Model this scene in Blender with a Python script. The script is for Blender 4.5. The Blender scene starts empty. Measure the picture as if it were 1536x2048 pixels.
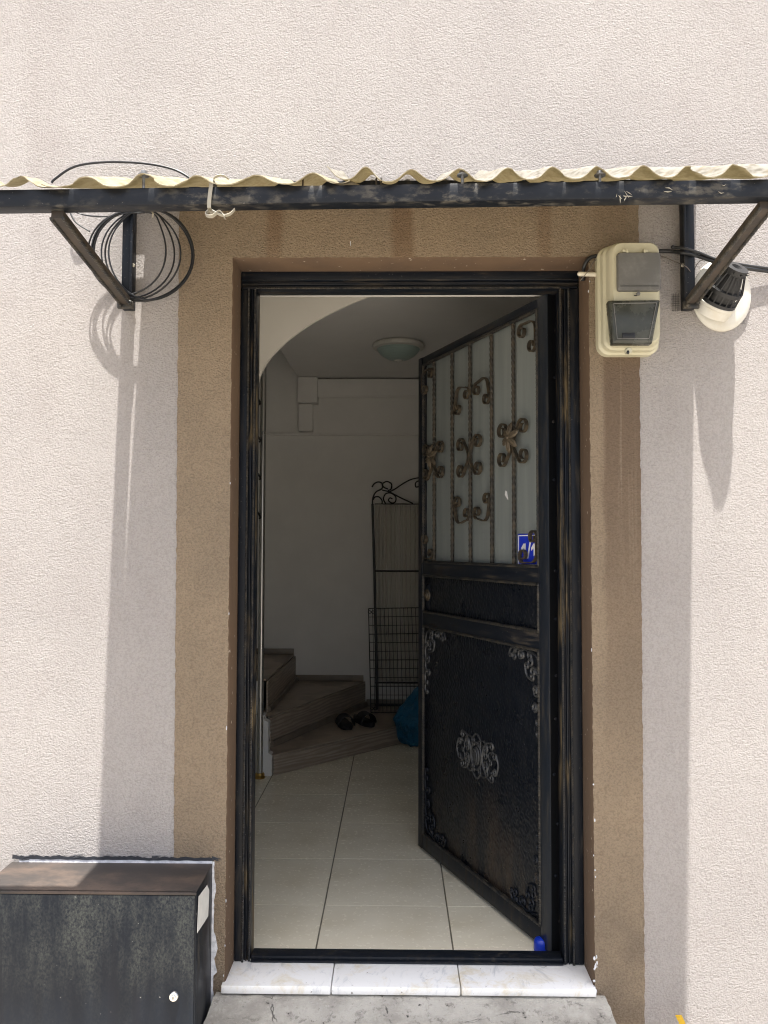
import bpy, bmesh, math, random
from mathutils import Vector, Matrix, noise as mnoise
random.seed(11)
sc = bpy.context.scene
col = sc.collection
R = math.radians

# ------------------------------------------------------------------ camera
FPX = 1600.0
CAM = Vector((0, -2.4, 1.285))
PITCH, YAW, ROLL = R(2.55), R(0.79), R(0.15)
fw = Vector((-math.sin(YAW)*math.cos(PITCH), math.cos(YAW)*math.cos(PITCH), math.sin(PITCH)))
rt0 = Vector((math.cos(YAW), math.sin(YAW), 0))
up0 = rt0.cross(fw)
rt = rt0*math.cos(ROLL) + up0*math.sin(ROLL)
up = up0*math.cos(ROLL) - rt0*math.sin(ROLL)
cd = bpy.data.cameras.new('camera')
cam = bpy.data.objects.new('camera', cd); col.objects.link(cam)
m3 = Matrix((rt, up, -fw)).transposed()
cam.matrix_world = Matrix.Translation(CAM) @ m3.to_4x4()
cd.sensor_fit = 'HORIZONTAL'; cd.sensor_width = 36; cd.lens = 36*FPX/1536
cd.clip_start = 0.05; cd.clip_end = 500
sc.camera = cam

# ------------------------------------------------------------------ light
SUN = Vector((0.155, -1.0, 5.5)).normalized()          # towards the sun
w = bpy.data.worlds.new('World'); sc.world = w; w.use_nodes = True
wn = w.node_tree
sky = wn.nodes.new('ShaderNodeTexSky'); sky.sky_type = 'NISHITA'; sky.sun_disc = False
sky.sun_elevation = math.asin(SUN.z); sky.sun_rotation = math.atan2(SUN.x, SUN.y)
sky.air_density = 0.8; sky.dust_density = 5.0; sky.ozone_density = 1.0
bg = wn.nodes['Background']; bg.inputs['Strength'].default_value = 0.125
hs = wn.nodes.new('ShaderNodeHueSaturation'); hs.inputs['Saturation'].default_value = 0.62   # hazy summer sky
wn.links.new(sky.outputs[0], hs.inputs['Color']); wn.links.new(hs.outputs[0], bg.inputs[0])
sl = bpy.data.lights.new('sun', 'SUN'); sl.energy = 5.0; sl.angle = R(0.55); sl.color = (1.0, 0.96, 0.89)
so = bpy.data.objects.new('sun', sl); col.objects.link(so)
so.rotation_euler = SUN.to_track_quat('Z', 'Y').to_euler(); so.location = (1, -4, 12)
sc.view_settings.view_transform = 'Standard'; sc.view_settings.look = 'None'
sc.view_settings.exposure = 1.50; sc.view_settings.gamma = 1.0
sc.view_settings.use_curve_mapping = False
sc.render.engine = 'CYCLES'
sc.cycles.use_denoising = True
sc.cycles.filter_width = 1.1
sc.cycles.max_bounces = 10; sc.cycles.diffuse_bounces = 7; sc.cycles.transmission_bounces = 8
sc.cycles.sample_clamp_indirect = 6.0

# ------------------------------------------------------------------ measuring
def ray(px, py):
    return fw + rt*((px-768)/FPX) - up*((py-1024)/FPX)
def P(px, py, Y):                       # point of the sight line at depth Y
    d = ray(px, py); return CAM + d*((Y-CAM.y)/d.y)
def Zp(px, py, z):                      # point of the sight line at height z
    d = ray(px, py); return CAM + d*((z-CAM.z)/d.z)
HA = Vector((0.492, 0.17)); HU = Vector((-0.394, 0.919)); HN = Vector((-0.919, -0.394))
def D(px, py):                          # (distance from the hinge edge, height) on the door's outer face
    d = ray(px, py)
    t = ((HA.x-CAM.x)*HN.x + (HA.y-CAM.y)*HN.y)/(d.x*HN.x + d.y*HN.y)
    q = CAM + d*t
    return (q.x-HA.x)*HU.x + (q.y-HA.y)*HU.y, q.z

def Dn(px, py, n):                      # same, on a plane n behind the outer face
    d = ray(px, py); ox, oy = HA.x-HN.x*n, HA.y-HN.y*n
    t = ((ox-CAM.x)*HN.x + (oy-CAM.y)*HN.y)/(d.x*HN.x + d.y*HN.y)
    q = CAM + d*t
    return (q.x-ox)*HU.x + (q.y-oy)*HU.y, q.z

# ------------------------------------------------------------------ materials
class NT:
    def __init__(s, name):
        s.m = bpy.data.materials.new(name); s.m.use_nodes = True
        s.t = s.m.node_tree; s.b = s.t.nodes['Principled BSDF']; s.out = s.t.nodes['Material Output']
        s.tc = s.t.nodes.new('ShaderNodeTexCoord')
    def n(s, k): return s.t.nodes.new(k)
    def L(s, a, b): s.t.links.new(a, b)
    def put(s, sock, v):
        if hasattr(v, 'is_linked'): s.L(v, sock)
        elif isinstance(v, (tuple, list)) and len(v) == 3 and sock.type == 'RGBA': sock.default_value = (*v, 1)
        else: sock.default_value = v
    def co(s, scale=(1, 1, 1), loc=(0, 0, 0), src='Object'):
        mp = s.n('ShaderNodeMapping'); s.L(s.tc.outputs[src], mp.inputs[0])
        mp.inputs['Scale'].default_value = scale; mp.inputs['Location'].default_value = loc
        return mp.outputs[0]
    def noise(s, scale=5, detail=4, rough=.55, vec=None, dist=0):
        k = s.n('ShaderNodeTexNoise'); k.inputs['Scale'].default_value = scale; k.inputs['Detail'].default_value = detail
        k.inputs['Roughness'].default_value = rough; k.inputs['Distortion'].default_value = dist
        s.L(vec if vec else s.co(), k.inputs['Vector']); return k.outputs['Fac']
    def vor(s, scale, vec=None, feature='F1', out='Distance', rand=1.0):
        k = s.n('ShaderNodeTexVoronoi'); k.feature = feature; k.inputs['Scale'].default_value = scale
        k.inputs['Randomness'].default_value = rand
        s.L(vec if vec else s.co(), k.inputs['Vector']); return k.outputs[out]
    def wave(s, scale, vec, dist=4, detail=2, dscale=1.5, direction='X'):
        k = s.n('ShaderNodeTexWave'); k.bands_direction = direction
        k.inputs['Scale'].default_value = scale; k.inputs['Distortion'].default_value = dist
        k.inputs['Detail'].default_value = detail; k.inputs['Detail Scale'].default_value = dscale
        s.L(vec, k.inputs['Vector']); return k.outputs['Fac']
    def rng(s, v, a, b, c=0.0, d=1.0, smooth=True):
        k = s.n('ShaderNodeMapRange'); k.interpolation_type = 'SMOOTHSTEP' if smooth else 'LINEAR'; k.clamp = True
        s.put(k.inputs[0], v)
        for i, q in enumerate((a, b, c, d)): k.inputs[i+1].default_value = q
        return k.outputs[0]
    def op(s, o, a, b=0.0):
        k = s.n('ShaderNodeMath'); k.operation = o; s.put(k.inputs[0], a); s.put(k.inputs[1], b); return k.outputs[0]
    def mix(s, f, a, b, blend='MIX'):
        k = s.n('ShaderNodeMix'); k.data_type = 'RGBA'; k.blend_type = blend
        s.put(k.inputs[0], f); s.put(k.inputs[6], a); s.put(k.inputs[7], b); return k.outputs[2]
    def xyz(s):
        k = s.n('ShaderNodeSeparateXYZ'); s.L(s.tc.outputs['Object'], k.inputs[0]); return k.outputs
    def bump(s, h, strength=.5, dist=.002, nrm=None):
        k = s.n('ShaderNodeBump'); k.inputs['Strength'].default_value = strength; k.inputs['Distance'].default_value = dist
        s.put(k.inputs['Height'], h)
        if nrm: s.L(nrm, k.inputs['Normal'])
        s.L(k.outputs[0], s.b.inputs['Normal']); return k.outputs[0]
    def set(s, **kw):
        names = dict(color='Base Color', rough='Roughness', metal='Metallic', spec='Specular IOR Level',
                     trans='Transmission Weight', alpha='Alpha', coat='Coat Weight', ior='IOR')
        for k, v in kw.items(): s.put(s.b.inputs[names[k]], v)
        return s

def plain(name, c, rough=.6, metal=0., var=.18, scale=9, bump=None, spec=.5, c2=None):
    t = NT(name)
    c2 = c2 or tuple(x*(1-var) for x in c)
    f = t.noise(scale, 5, .6)
    t.set(color=t.mix(t.rng(f, .35, .68), c, c2), rough=t.rng(f, .3, .7, rough-.07, rough+.07, False), metal=metal, spec=spec)
    if bump: t.bump(t.noise(bump[0], 4), bump[1], bump[2])
    return t.m

def stucco_height(t, s=1.0):
    a = t.noise(245*s, 5, .70, vec=t.co((.92, 1, 1.06)))
    v = t.vor(165*s, vec=t.co((.95, 1, 1.03)), feature='SMOOTH_F1')
    return t.op('ADD', t.op('MULTIPLY', t.rng(a, .28, .72, 0, 1, False), .75), t.op('MULTIPLY', t.rng(v, .1, .75, 1, 0, False), .5))

# pink-white stucco
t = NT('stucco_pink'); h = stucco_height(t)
big = t.noise(1.1, 4, .55); mid = t.noise(7, 5, .6)
c = t.mix(t.rng(big, .35, .7), (.575, .542, .525), (.505, .474, .462))
c = t.mix(t.rng(mid, .45, .75, 0, .35), c, (.50, .455, .44))
drip = t.op('MULTIPLY', t.rng(t.noise(5, 5, .6, vec=t.co((1, 1, .10))), .50, .72), t.rng(t.noise(1.6, 3), .42, .62))
c = t.mix(t.op('MULTIPLY', drip, .45), c, (.44, .395, .38))
c = t.mix(t.rng(h, .80, .35, 0, .26), c, (.25, .215, .20))  # groove shade painted into the colour so the relief reads in shadow
t.set(color=c, rough=.92, spec=.2); t.bump(h, 1.0, .0085); STUCCO = t.m

# brown stucco of the painted band, with rust runs under the canopy and below the meter box
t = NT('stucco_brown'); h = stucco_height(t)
X, Y, Z = t.xyz()[0], t.xyz()[1], t.xyz()[2]
def win(v, a, b, e=.006):
    return t.op('MULTIPLY', t.rng(v, a-e, a+e), t.rng(v, b+e, b-e))
c = t.mix(t.rng(t.noise(3, 5), .35, .7), (.405, .318, .225), (.335, .268, .195))
c = t.mix(t.rng(t.noise(40, 4), .5, .8, 0, .35), c, (.27, .20, .14))
xw = t.op('ADD', X, t.op('MULTIPLY', t.op('SUBTRACT', t.noise(14, 3, vec=t.co((1, 1, .25))), .5), .035))
st = 0.0
for (a, b, z0, z1, k) in ((-.395, -.345, 2.10, 2.36, .75), (-.01, .055, 2.05, 2.36, .8), (.43, .475, 2.05, 2.36, .5), (.60, .70, 2.22, 2.36, .35)):
    s_ = t.op('MULTIPLY', win(xw, a, b, .012), t.rng(Z, z0-.12, z0+.2))
    st = t.op('MAXIMUM', st, t.op('MULTIPLY', s_, k))
c = t.mix(t.op('MULTIPLY', st, .8), c, (.235, .145, .085))
run = t.op('MULTIPLY', win(xw, .625, .75, .012), t.rng(Z, .35, 1.75))
run = t.op('MULTIPLY', run, t.rng(Z, 1.95, 1.90))
c = t.mix(t.op('MULTIPLY', run, .80), c, (.20, .140, .100))
lt = t.rng(t.noise(60, 3, .5, vec=t.co((1, 1, .02))), .55, .72)
lt = t.op('MULTIPLY', lt, t.op('MULTIPLY', win(X, .59, .72, .01), t.op('MULTIPLY', t.rng(Z, .95, 1.6), t.rng(Z, 1.95, 1.88))))
c = t.mix(t.op('MULTIPLY', lt, .4), c, (.48, .40, .30))
dirt = t.op('MULTIPLY', t.rng(Z, .55, .0), t.rng(t.noise(9, 5), .3, .65))
c = t.mix(t.op('MULTIPLY', dirt, .5), c, (.19, .155, .125))
c = t.mix(t.rng(h, .80, .35, 0, .30), c, (.12, .09, .06))  # band grooves darkened in the base colour, painted occlusion
t.set(color=c, rough=.93, spec=.15); t.bump(h, 1.0, .0080); BROWN = t.m
# the smooth reveal of the same paint, its colour darkened against ground bounce
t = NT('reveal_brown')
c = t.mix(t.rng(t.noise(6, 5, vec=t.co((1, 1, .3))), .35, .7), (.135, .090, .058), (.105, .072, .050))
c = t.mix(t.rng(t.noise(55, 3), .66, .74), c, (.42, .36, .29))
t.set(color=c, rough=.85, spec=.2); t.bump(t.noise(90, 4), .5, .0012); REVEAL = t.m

# old black paint: matt chalky black with brown wear dragged along z
def black_paint(name, wear=.35, stretch=(1, 1, .12), tone=(.0065, .0090, .0140), weartone=(.075, .064, .048), rough=.40, sc_=40, dist=.0012):
    t = NT(name); v = t.co(stretch)
    a = t.noise(sc_, 6, .65, vec=v); b = t.noise(5, 4, .6)
    f = t.op('MULTIPLY', t.rng(a, .48, .68), t.rng(b, .38, .62))
    c = t.mix(t.op('MULTIPLY', f, wear*2), tone, weartone)
    sp = t.rng(t.noise(150, 2, .5), .70, .76)
    c = t.mix(t.op('MULTIPLY', sp, .35), c, (.30, .28, .25))
    t.set(color=c, rough=t.rng(f, 0, 1, rough, .8, False), spec=.28)
    t.bump(t.op('ADD', a, t.op('MULTIPLY', b, .5)), .55, dist); return t.m
BLACK = black_paint('black_paint')
BLACK_WORN = black_paint('black_paint_worn', .42, weartone=(.095, .075, .05))
BLACK_H = black_paint('black_paint_across', .30, stretch=(.1, 1, 1), weartone=(.09, .072, .05))
BLACK_RIB = black_paint('black_paint_rubbed', .62, weartone=(.17, .128, .070), sc_=30)
REBATE = plain('rebate_black', (.0030, .0035, .0045), .6, scale=20, spec=.15)
STILE = black_paint('stile_paint', .30, tone=(.013, .017, .024), rough=.34)
BLACK_PLAIN = black_paint('black_paint_plain', .22, rough=.42)
BEAMP = black_paint('beam_paint', .7, stretch=(.5, 1, 1), tone=(.008, .010, .014), weartone=(.075, .070, .060), rough=.42, sc_=44)
# hammered sheet of the door
t = NT('hammered_sheet'); v = t.vor(95, vec=t.co((1, 1, .8)), feature='SMOOTH_F1')
z_ = t.xyz()[2]
rust = t.op('MULTIPLY', t.rng(z_, .50, .06), t.rng(t.noise(7, 6, .65, vec=t.co((1, 1, .35))), .42, .68))
c = t.mix(t.rng(t.noise(14, 5), .4, .75, 0, .5), (.0040, .0058, .0095), (.010, .012, .016))
c = t.mix(t.op('MULTIPLY', rust, .75), c, (.050, .033, .021))
c = t.mix(t.op('MULTIPLY', t.rng(t.noise(120, 2), .74, .79), .5), c, (.4, .4, .4))
t.set(color=c, rough=t.rng(t.noise(11, 4), .3, .7, .24, .40, False), spec=.36); t.bump(v, .9, .0042); HAMMER = t.m
RUSTY = plain('rusty_iron', (.038, .033, .026), .55, .25, scale=38, c2=(.092, .070, .042), bump=(150, .5, .0008))
FLOWER = plain('flower_iron', (.125, .10, .066), .5, .25, scale=50, c2=(.07, .056, .038))
ROPE = plain('rope_edge_paint', (.016, .018, .021), .5, .2, scale=30, c2=(.080, .070, .054), bump=(200, .4, .0006))
BARS = plain('twisted_bar_paint', (.024, .022, .019), .5, .2, scale=26, c2=(.075, .060, .040))
RELIEF = plain('relief_grey', (.078, .079, .078), .42, .3, scale=45, c2=(.028, .030, .034))
STRUTP = plain('strut_paint', (.045, .038, .033), .6, .25, scale=22, c2=(.085, .066, .05), bump=(140, .4, .0008))
# frosted pane
t = NT('frosted_glass'); f = t.noise(5, 4, vec=t.co((6, 6, .35)))
t.set(color=t.mix(t.rng(f, .3, .7), (.285, .312, .302), (.225, .252, .246)), rough=.42, trans=.25, spec=.45)
t.bump(t.noise(260, 2), .2, .0008); FROST = t.m
BLUE = plain('plate_blue', (.012, .035, .50), .3, scale=12, var=.1)
WHITEP = plain('plate_white', (.8, .8, .8), .35, scale=12, var=.05)
BLUEPL = plain('blue_plastic', (.006, .035, .42), .35, scale=10, var=.15)

# fibreglass sheet, both faces
def fibre(name, ca, cb, tr, trc, streak=.3, al=.0):
    t = NT(name); v = t.co((1, .10, .3))
    f = t.noise(120, 5, .6, vec=v); g = t.noise(16, 5, .6)
    c = t.mix(t.rng(f, .40, .68), ca, cb)
    c = t.mix(t.rng(g, .52, .72, 0, streak), c, (.20, .155, .085))
    t.set(color=c, rough=.6, spec=.3); nb = t.bump(f, .5, .002)
    tl = t.n('ShaderNodeBsdfTranslucent'); t.put(tl.inputs[0], trc)
    mx = t.n('ShaderNodeMixShader'); mx.inputs[0].default_value = tr
    t.L(t.b.outputs[0], mx.inputs[1]); t.L(tl.outputs[0], mx.inputs[2]); t.L(mx.outputs[0], t.out.inputs[0])
    return t.m
FIB_UNDER = fibre('fibreglass_under', (.34, .305, .22), (.19, .16, .105), .34, (.43, .38, .26), .9)
FIB_TOP = fibre('fibreglass_weathered_top', (.33, .32, .29), (.15, .14, .12), .38, (.52, .455, .29), .6)
FIB_YEL = fibre('fibreglass_yellow', (.38, .345, .25), (.25, .22, .145), .36, (.48, .42, .28), .8)

PLASTER = plain('white_plaster', (.77, .76, .73), .9, scale=3, var=.06, bump=(60, .15, .002), spec=.2)
CEIL = plain('ceiling_paint', (.74, .73, .71), .9, scale=2, var=.05, spec=.2)
SOFFIT = plain('soffit_paint', (.74, .71, .64), .9, scale=2, var=.05, spec=.2)
t = NT('tile_beige'); f = t.noise(4, 5, .6, vec=t.co((1, 2.5, 1))); g = t.noise(60, 3)
ob = t.n('ShaderNodeObjectInfo')
c = t.mix(t.rng(f, .35, .68), (.88, .825, .66), (.82, .76, .595))
c = t.mix(t.rng(t.noise(2.3, 3, vec=t.co((1, 1, 1), (3, 1, 0))), .55, .75, 0, .4), c, (.60, .53, .36))
c = t.mix(t.op('MULTIPLY', ob.outputs['Random'], .22), c, (.57, .545, .48))
c = t.mix(t.rng(t.noise(75, 2, .4), .77, .79), c, (.10, .08, .06))
t.set(color=c, rough=t.rng(g, .3, .7, .18, .30, False), spec=.5); t.bump(f, .05, .002); TILE = t.m
GROUT = plain('grout', (.19, .17, .13), .9, scale=30, c2=(.11, .10, .075))
t = NT('marble'); v = t.co((2, 1, 1)); wv = t.noise(9, 6, .7, vec=v, dist=1.6)
c = t.mix(t.rng(wv, .52, .70), (.84, .845, .84), (.62, .64, .66))
c = t.mix(t.op('MULTIPLY', t.rng(t.noise(8, 8, .72, dist=.6), .50, .70), .6), c, (.62, .53, .33))
c = t.mix(t.op('MULTIPLY', t.rng(t.noise(70, 3, .5), .69, .75), .7), c, (.17, .15, .12))
t.set(color=c, rough=.35); t.bump(t.noise(45, 5), .2, .0015); MARBLE = t.m
t = NT('cement'); f = t.noise(8, 8, .65); g = t.noise(95, 5, .6)
c = t.mix(t.rng(f, .35, .68), (.45, .435, .395), (.30, .285, .255))
c = t.mix(t.rng(g, .55, .75, 0, .5), c, (.52, .50, .45))
c = t.mix(t.rng(t.noise(30, 6, .75), .54, .66, 0, .75), c, (.19, .18, .16))
c = t.mix(t.rng(t.noise(60, 2), .70, .75), c, (.08, .075, .07))
crk = t.vor(5, vec=t.co((.6, 1.4, 1)), feature='DISTANCE_TO_EDGE')
cw = t.op('ADD', crk, t.op('MULTIPLY', t.op('SUBTRACT', t.noise(30, 4), .5), .10))
ck = t.op('MULTIPLY', t.rng(t.op('ABSOLUTE', cw), .005, .001), t.rng(t.noise(6, 3), .45, .6))
c = t.mix(t.op('MULTIPLY', ck, .7), c, (.12, .11, .10))
t.set(color=c, rough=.95, spec=.15)
t.bump(t.op('SUBTRACT', t.op('ADD', t.op('MULTIPLY', f, 1.2), g), ck), 1.0, .006); CEMENT = t.m
PAVE = plain('street_concrete', (.32, .29, .25), .9, scale=3, c2=(.28, .255, .22), bump=(40, .4, .004))

# box paint: chalky patches on blue-black, painted brighter above where sun falls
t = NT('cabinet_paint')
pat = t.op('MULTIPLY', t.rng(t.noise(13, 7, .7, vec=t.co((1, 1, .24))), .33, .70), t.rng(t.noise(170, 6, .8, vec=t.co((1, 1, .7))), .34, .68))
zz = t.xyz()[2]
pat = t.op('MULTIPLY', pat, t.rng(zz, .40, .56, .15, 1))  # sunlit upper part painted in: patches fade downward
c = t.mix(t.op('MULTIPLY', pat, .95), (.0055, .0095, .0175), (.105, .110, .095))
c = t.mix(t.op('MULTIPLY', t.rng(t.noise(9, 3, vec=t.co((2, 1, .12))), .60, .68), .75), c, (.008, .0105, .017))
c = t.mix(t.rng(t.noise(110, 2), .755, .78), c, (.38, .38, .36))
t.set(color=c, rough=t.rng(pat, 0, 1, .40, .75, False), spec=.28); t.bump(t.noise(70, 4), .25, .001); CABINET = t.m
t = NT('cabinet_top'); f = t.noise(7, 6, .65, vec=t.co((.6, 1, 1))); g = t.noise(70, 4)
c = t.mix(t.rng(f, .42, .66), (.036, .031, .029), (.082, .060, .048))
c = t.mix(t.rng(g, .55, .75, 0, .6), c, (.032, .028, .027))
t.set(color=c, rough=.62, spec=.4); t.bump(g, .3, .001); CABTOP = t.m
PAPER = plain('paper', (.66, .655, .62), .85, scale=20, var=.12)
CHROME = plain('chrome', (.75, .75, .74), .16, 1.0, var=.1)
SMEAR = plain('silver_smear', (.66, .67, .70), .5, scale=60, c2=(.45, .46, .50), bump=(120, .8, .002))
TAR = plain('black_smear', (.018, .021, .028), .5, scale=60, bump=(120, .8, .002))
t = NT('meter_cream'); f = t.noise(6, 5, .6)
c = t.mix(t.rng(f, .4, .7), (.50, .48, .355), (.44, .42, .30))
c = t.mix(t.op('MULTIPLY', t.rng(t.noise(45, 4, vec=t.co((1, 1, .2))), .58, .75), .35), c, (.33, .28, .18))
t.set(color=c, rough=.42, spec=.45); CREAM = t.m
def smoke(name, c, tr, rough):
    t = NT(name); f = t.noise(14, 5, .65)
    t.set(color=t.mix(t.rng(f, .4, .72), c, tuple(min(1, x*1.5+.02) for x in c)), rough=t.rng(f, .3, .7, rough, rough+.2, False), trans=tr, spec=.45)
    return t.m
SMOKE_UP = smoke('window_hazed', (.13, .13, .125), .12, .38)
SMOKE_LOW = smoke('window_smoke', (.045, .048, .039), .25, .16)
DARKPL = plain('black_plastic', (.010, .011, .013), .45, scale=30)
FLUEW = plain('flue_white', (.63, .625, .58), .42, scale=9, c2=(.54, .51, .43))
CABLE = plain('cable_black', (.013, .014, .016), .42, scale=30)
CONDUIT = plain('conduit_cream', (.70, .66, .54), .5, scale=30)
TIE = plain('tie_white', (.30, .285, .24), .5, scale=40, c2=(.33, .30, .23))
GALV = plain('bolt_zinc', (.30, .33, .36), .5, .7, scale=60, c2=(.18, .17, .16))
WIREM = plain('wire_mesh', (.06, .06, .06), .5, .5)
t = NT('laminate'); v = t.co((1, 1, 7)); wv = t.wave(2.2, v, 9, 3, 1.2, 'Z')
c = t.mix(t.rng(wv, .25, .8), (.42, .35, .28), (.30, .245, .195))
c = t.mix(t.rng(t.noise(5, 5, vec=t.co((1, 1, 5))), .42, .66, 0, .5), c, (.24, .195, .15))
t.set(color=c, rough=.42, spec=.4); LAM = t.m
SKIRT = plain('skirting_laminate', (.235, .195, .15), .45, scale=12)
STEEL = plain('brushed_pole', (.50, .50, .48), .32, .9, var=.08)
BRASS = plain('brass', (.55, .36, .11), .3, 1.0)
IRON = plain('thin_black_iron', (.012, .012, .014), .5)
t = NT('string_fabric'); wv = t.wave(40, t.co((1, .2, .02)), 1.5, 2, 1, 'X')
t.set(color=t.mix(wv, (.62, .60, .55), (.42, .40, .36)), rough=.9, spec=.1); t.bump(wv, .5, .004); FABRIC = t.m
RUBBER = plain('sandal_rubber', (.014, .014, .016), .6, bump=(90, .4, .001))
t = NT('teal_bag'); t.set(color=t.mix(t.noise(9, 4), (.010, .17, .32), (.012, .11, .23)), rough=.32, spec=.5, trans=.15)
t.bump(t.noise(14, 5, .6, dist=2.2), 1.0, .03); BAGM = t.m
t = NT('lamp_glass'); d_ = t.vor(85, feature='F1', rand=.25)
t.set(color=t.mix(t.rng(d_, .30, .22), (.33, .43, .40), (.08, .11, .105)), rough=.35); LAMPG = t.m
LAMPW = plain('lamp_white', (.62, .61, .56), .4)
YELLOW = plain('yellow_strip', (.75, .47, .02), .5, scale=60)
LEAF = plain('leaf', (.06, .085, .02), .6)

# ------------------------------------------------------------------ mesh helper
class G:
    def __init__(s): s.bm = bmesh.new(); s.smooth = 40
    def box(s, x0, x1, y0, y1, z0, z1, bev=0., seg=2, M=None):
        t_ = bmesh.new()
        bmesh.ops.create_cube(t_, size=1)
        bmesh.ops.scale(t_, vec=(abs(x1-x0), abs(y1-y0), abs(z1-z0)), verts=t_.verts)
        bmesh.ops.translate(t_, vec=((x0+x1)/2, (y0+y1)/2, (z0+z1)/2), verts=t_.verts)
        if bev: bmesh.ops.bevel(t_, geom=t_.edges[:], offset=bev, segments=seg, affect='EDGES', profile=.5)
        if M: bmesh.ops.transform(t_, matrix=M, verts=t_.verts)
        s.merge(t_); return s
    def merge(s, t_):
        me = bpy.data.meshes.new('tmp'); t_.to_mesh(me); t_.free()
        s.bm.from_mesh(me); bpy.data.meshes.remove(me)
    def poly(s, rings, close=True, caps=True):         # loft rings of equal size
        vs = [[s.bm.verts.new(p) for p in r] for r in rings]
        n = len(vs[0])
        for a, b in zip(vs, vs[1:]):
            for i in range(n if close else n-1):
                j = (i+1) % n
                s.bm.faces.new((a[i], a[j], b[j], b[i]))
        if caps and close:
            s.bm.faces.new(vs[0][::-1]); s.bm.faces.new(vs[-1])
        return s
    def prism(s, pts, off, bev=0., seg=2):             # polygon pushed along off
        t_ = bmesh.new()
        a = [t_.verts.new(p) for p in pts]; b = [t_.verts.new(Vector(p)+Vector(off)) for p in pts]
        n = len(a); t_.faces.new(a[::-1]); t_.faces.new(b)
        for i in range(n): t_.faces.new((a[i], a[(i+1) % n], b[(i+1) % n], b[i]))
        bmesh.ops.recalc_face_normals(t_, faces=t_.faces)
        if bev: bmesh.ops.bevel(t_, geom=t_.edges[:], offset=bev, segments=seg, affect='EDGES', profile=.5)
        s.merge(t_); return s
    def frames(s, pts):
        out = []; nrm = None
        for i, p in enumerate(pts):
            a = pts[max(i-1, 0)]; b = pts[min(i+1, len(pts)-1)]
            d = (b-a).normalized()
            if nrm is None:
                nrm = d.cross(Vector((0, 0, 1)));
                if nrm.length < .1: nrm = d.cross(Vector((0, 1, 0)))
            nrm = (nrm - d*nrm.dot(d)).normalized()
            out.append((p, nrm, d.cross(nrm)))
        return out
    def tube(s, pts, r, n=8, taper=None):
        pts = [Vector(p) for p in pts]; rings = []
        for i, (p, a, b) in enumerate(s.frames(pts)):
            rr = r if taper is None else r*taper(i/(len(pts)-1))
            rings.append([p + a*(rr*math.cos(2*math.pi*k/n)) + b*(rr*math.sin(2*math.pi*k/n)) for k in range(n)])
        return s.poly(rings)
    def strap(s, pts, nrm, wd, th):                    # flat bar on edge: wd along nrm, th in the curve's plane
        pts = [Vector(p) for p in pts]; nrm = Vector(nrm).normalized(); rings = []
        for i, p in enumerate(pts):
            d = (pts[min(i+1, len(pts)-1)] - pts[max(i-1, 0)]).normalized(); q = d.cross(nrm)
            rings.append([p+nrm*wd/2+q*th/2, p+nrm*wd/2-q*th/2, p-nrm*wd/2-q*th/2, p-nrm*wd/2+q*th/2])
        return s.poly(rings)
    def twist(s, p0, p1, size, turn, per=6):           # twisted square bar
        p0, p1 = Vector(p0), Vector(p1); d = (p1-p0); L = d.length; d.normalize()
        a = d.cross(Vector((0, 1, 0)));
        if a.length < .1: a = d.cross(Vector((1, 0, 0)))
        a.normalize(); b = d.cross(a); n = max(2, int(L/turn*per)); rings = []
        for i in range(n+1):
            q = p0 + d*(L*i/n); an = 2*math.pi*(L*i/n)/turn
            rings.append([q + (a*math.cos(an+k*math.pi/2) + b*math.sin(an+k*math.pi/2))*size*.6 for k in range(4)])
        return s.poly(rings)
    def lathe(s, prof, M, n=28):                       # profile (r, h) about local z of M
        rings = [[M @ Vector((r*math.cos(2*math.pi*k/n), r*math.sin(2*math.pi*k/n), h)) for k in range(n)] for r, h in prof]
        return s.poly(rings)
    def ball(s, c, r, M=None, u=16, v=10):
        t_ = bmesh.new(); bmesh.ops.create_uvsphere(t_, u_segments=u, v_segments=v, radius=1)
        bmesh.ops.scale(t_, vec=r if hasattr(r, '__len__') else (r, r, r), verts=t_.verts)
        if M: bmesh.ops.transform(t_, matrix=M, verts=t_.verts)
        bmesh.ops.translate(t_, vec=c, verts=t_.verts); s.merge(t_); return s
    def xf(s, M): bmesh.ops.transform(s.bm, matrix=M, verts=s.bm.verts); return s
    def build(s, name, mats, parent=None, local=False, recalc=True):
        if recalc: bmesh.ops.recalc_face_normals(s.bm, faces=s.bm.faces)
        me = bpy.data.meshes.new(name); o = bpy.data.objects.new(name, me); col.objects.link(o)
        if parent:
            o.parent = parent
            if not local: s.xf(wm(parent).inverted())
        elif not local:
            vs = [v.co for v in s.bm.verts]
            b = Vector(((min(v.x for v in vs)+max(v.x for v in vs))/2, (min(v.y for v in vs)+max(v.y for v in vs))/2, min(v.z for v in vs)))
            b = Vector([round(q, 4) for q in b]); s.xf(Matrix.Translation(-b)); o.location = b
        s.bm.to_mesh(me); s.bm.free()
        for m in (mats if isinstance(mats, (list, tuple)) else [mats]): me.materials.append(m)
        if s.smooth:
            for p in me.polygons: p.use_smooth = True
            me.set_sharp_from_angle(angle=R(s.smooth))
        return o
def wm(o):
    M = o.matrix_basis.copy()
    while o.parent: o = o.parent; M = o.matrix_basis @ M
    return M
def tag(o, label, cat, group=None, kind=None):
    o['label'] = label; o['category'] = cat
    if group: o['group'] = group
    if kind: o['kind'] = kind
    return o
def thing(name, label, cat, loc=(0, 0, 0), rz=0, group=None):
    o = bpy.data.objects.new(name, None); col.objects.link(o); o.empty_display_size = .1
    o.location = loc; o.rotation_euler = (0, 0, rz); return tag(o, label, cat, group)
def structure(o): o['kind'] = 'structure'; return o
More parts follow.
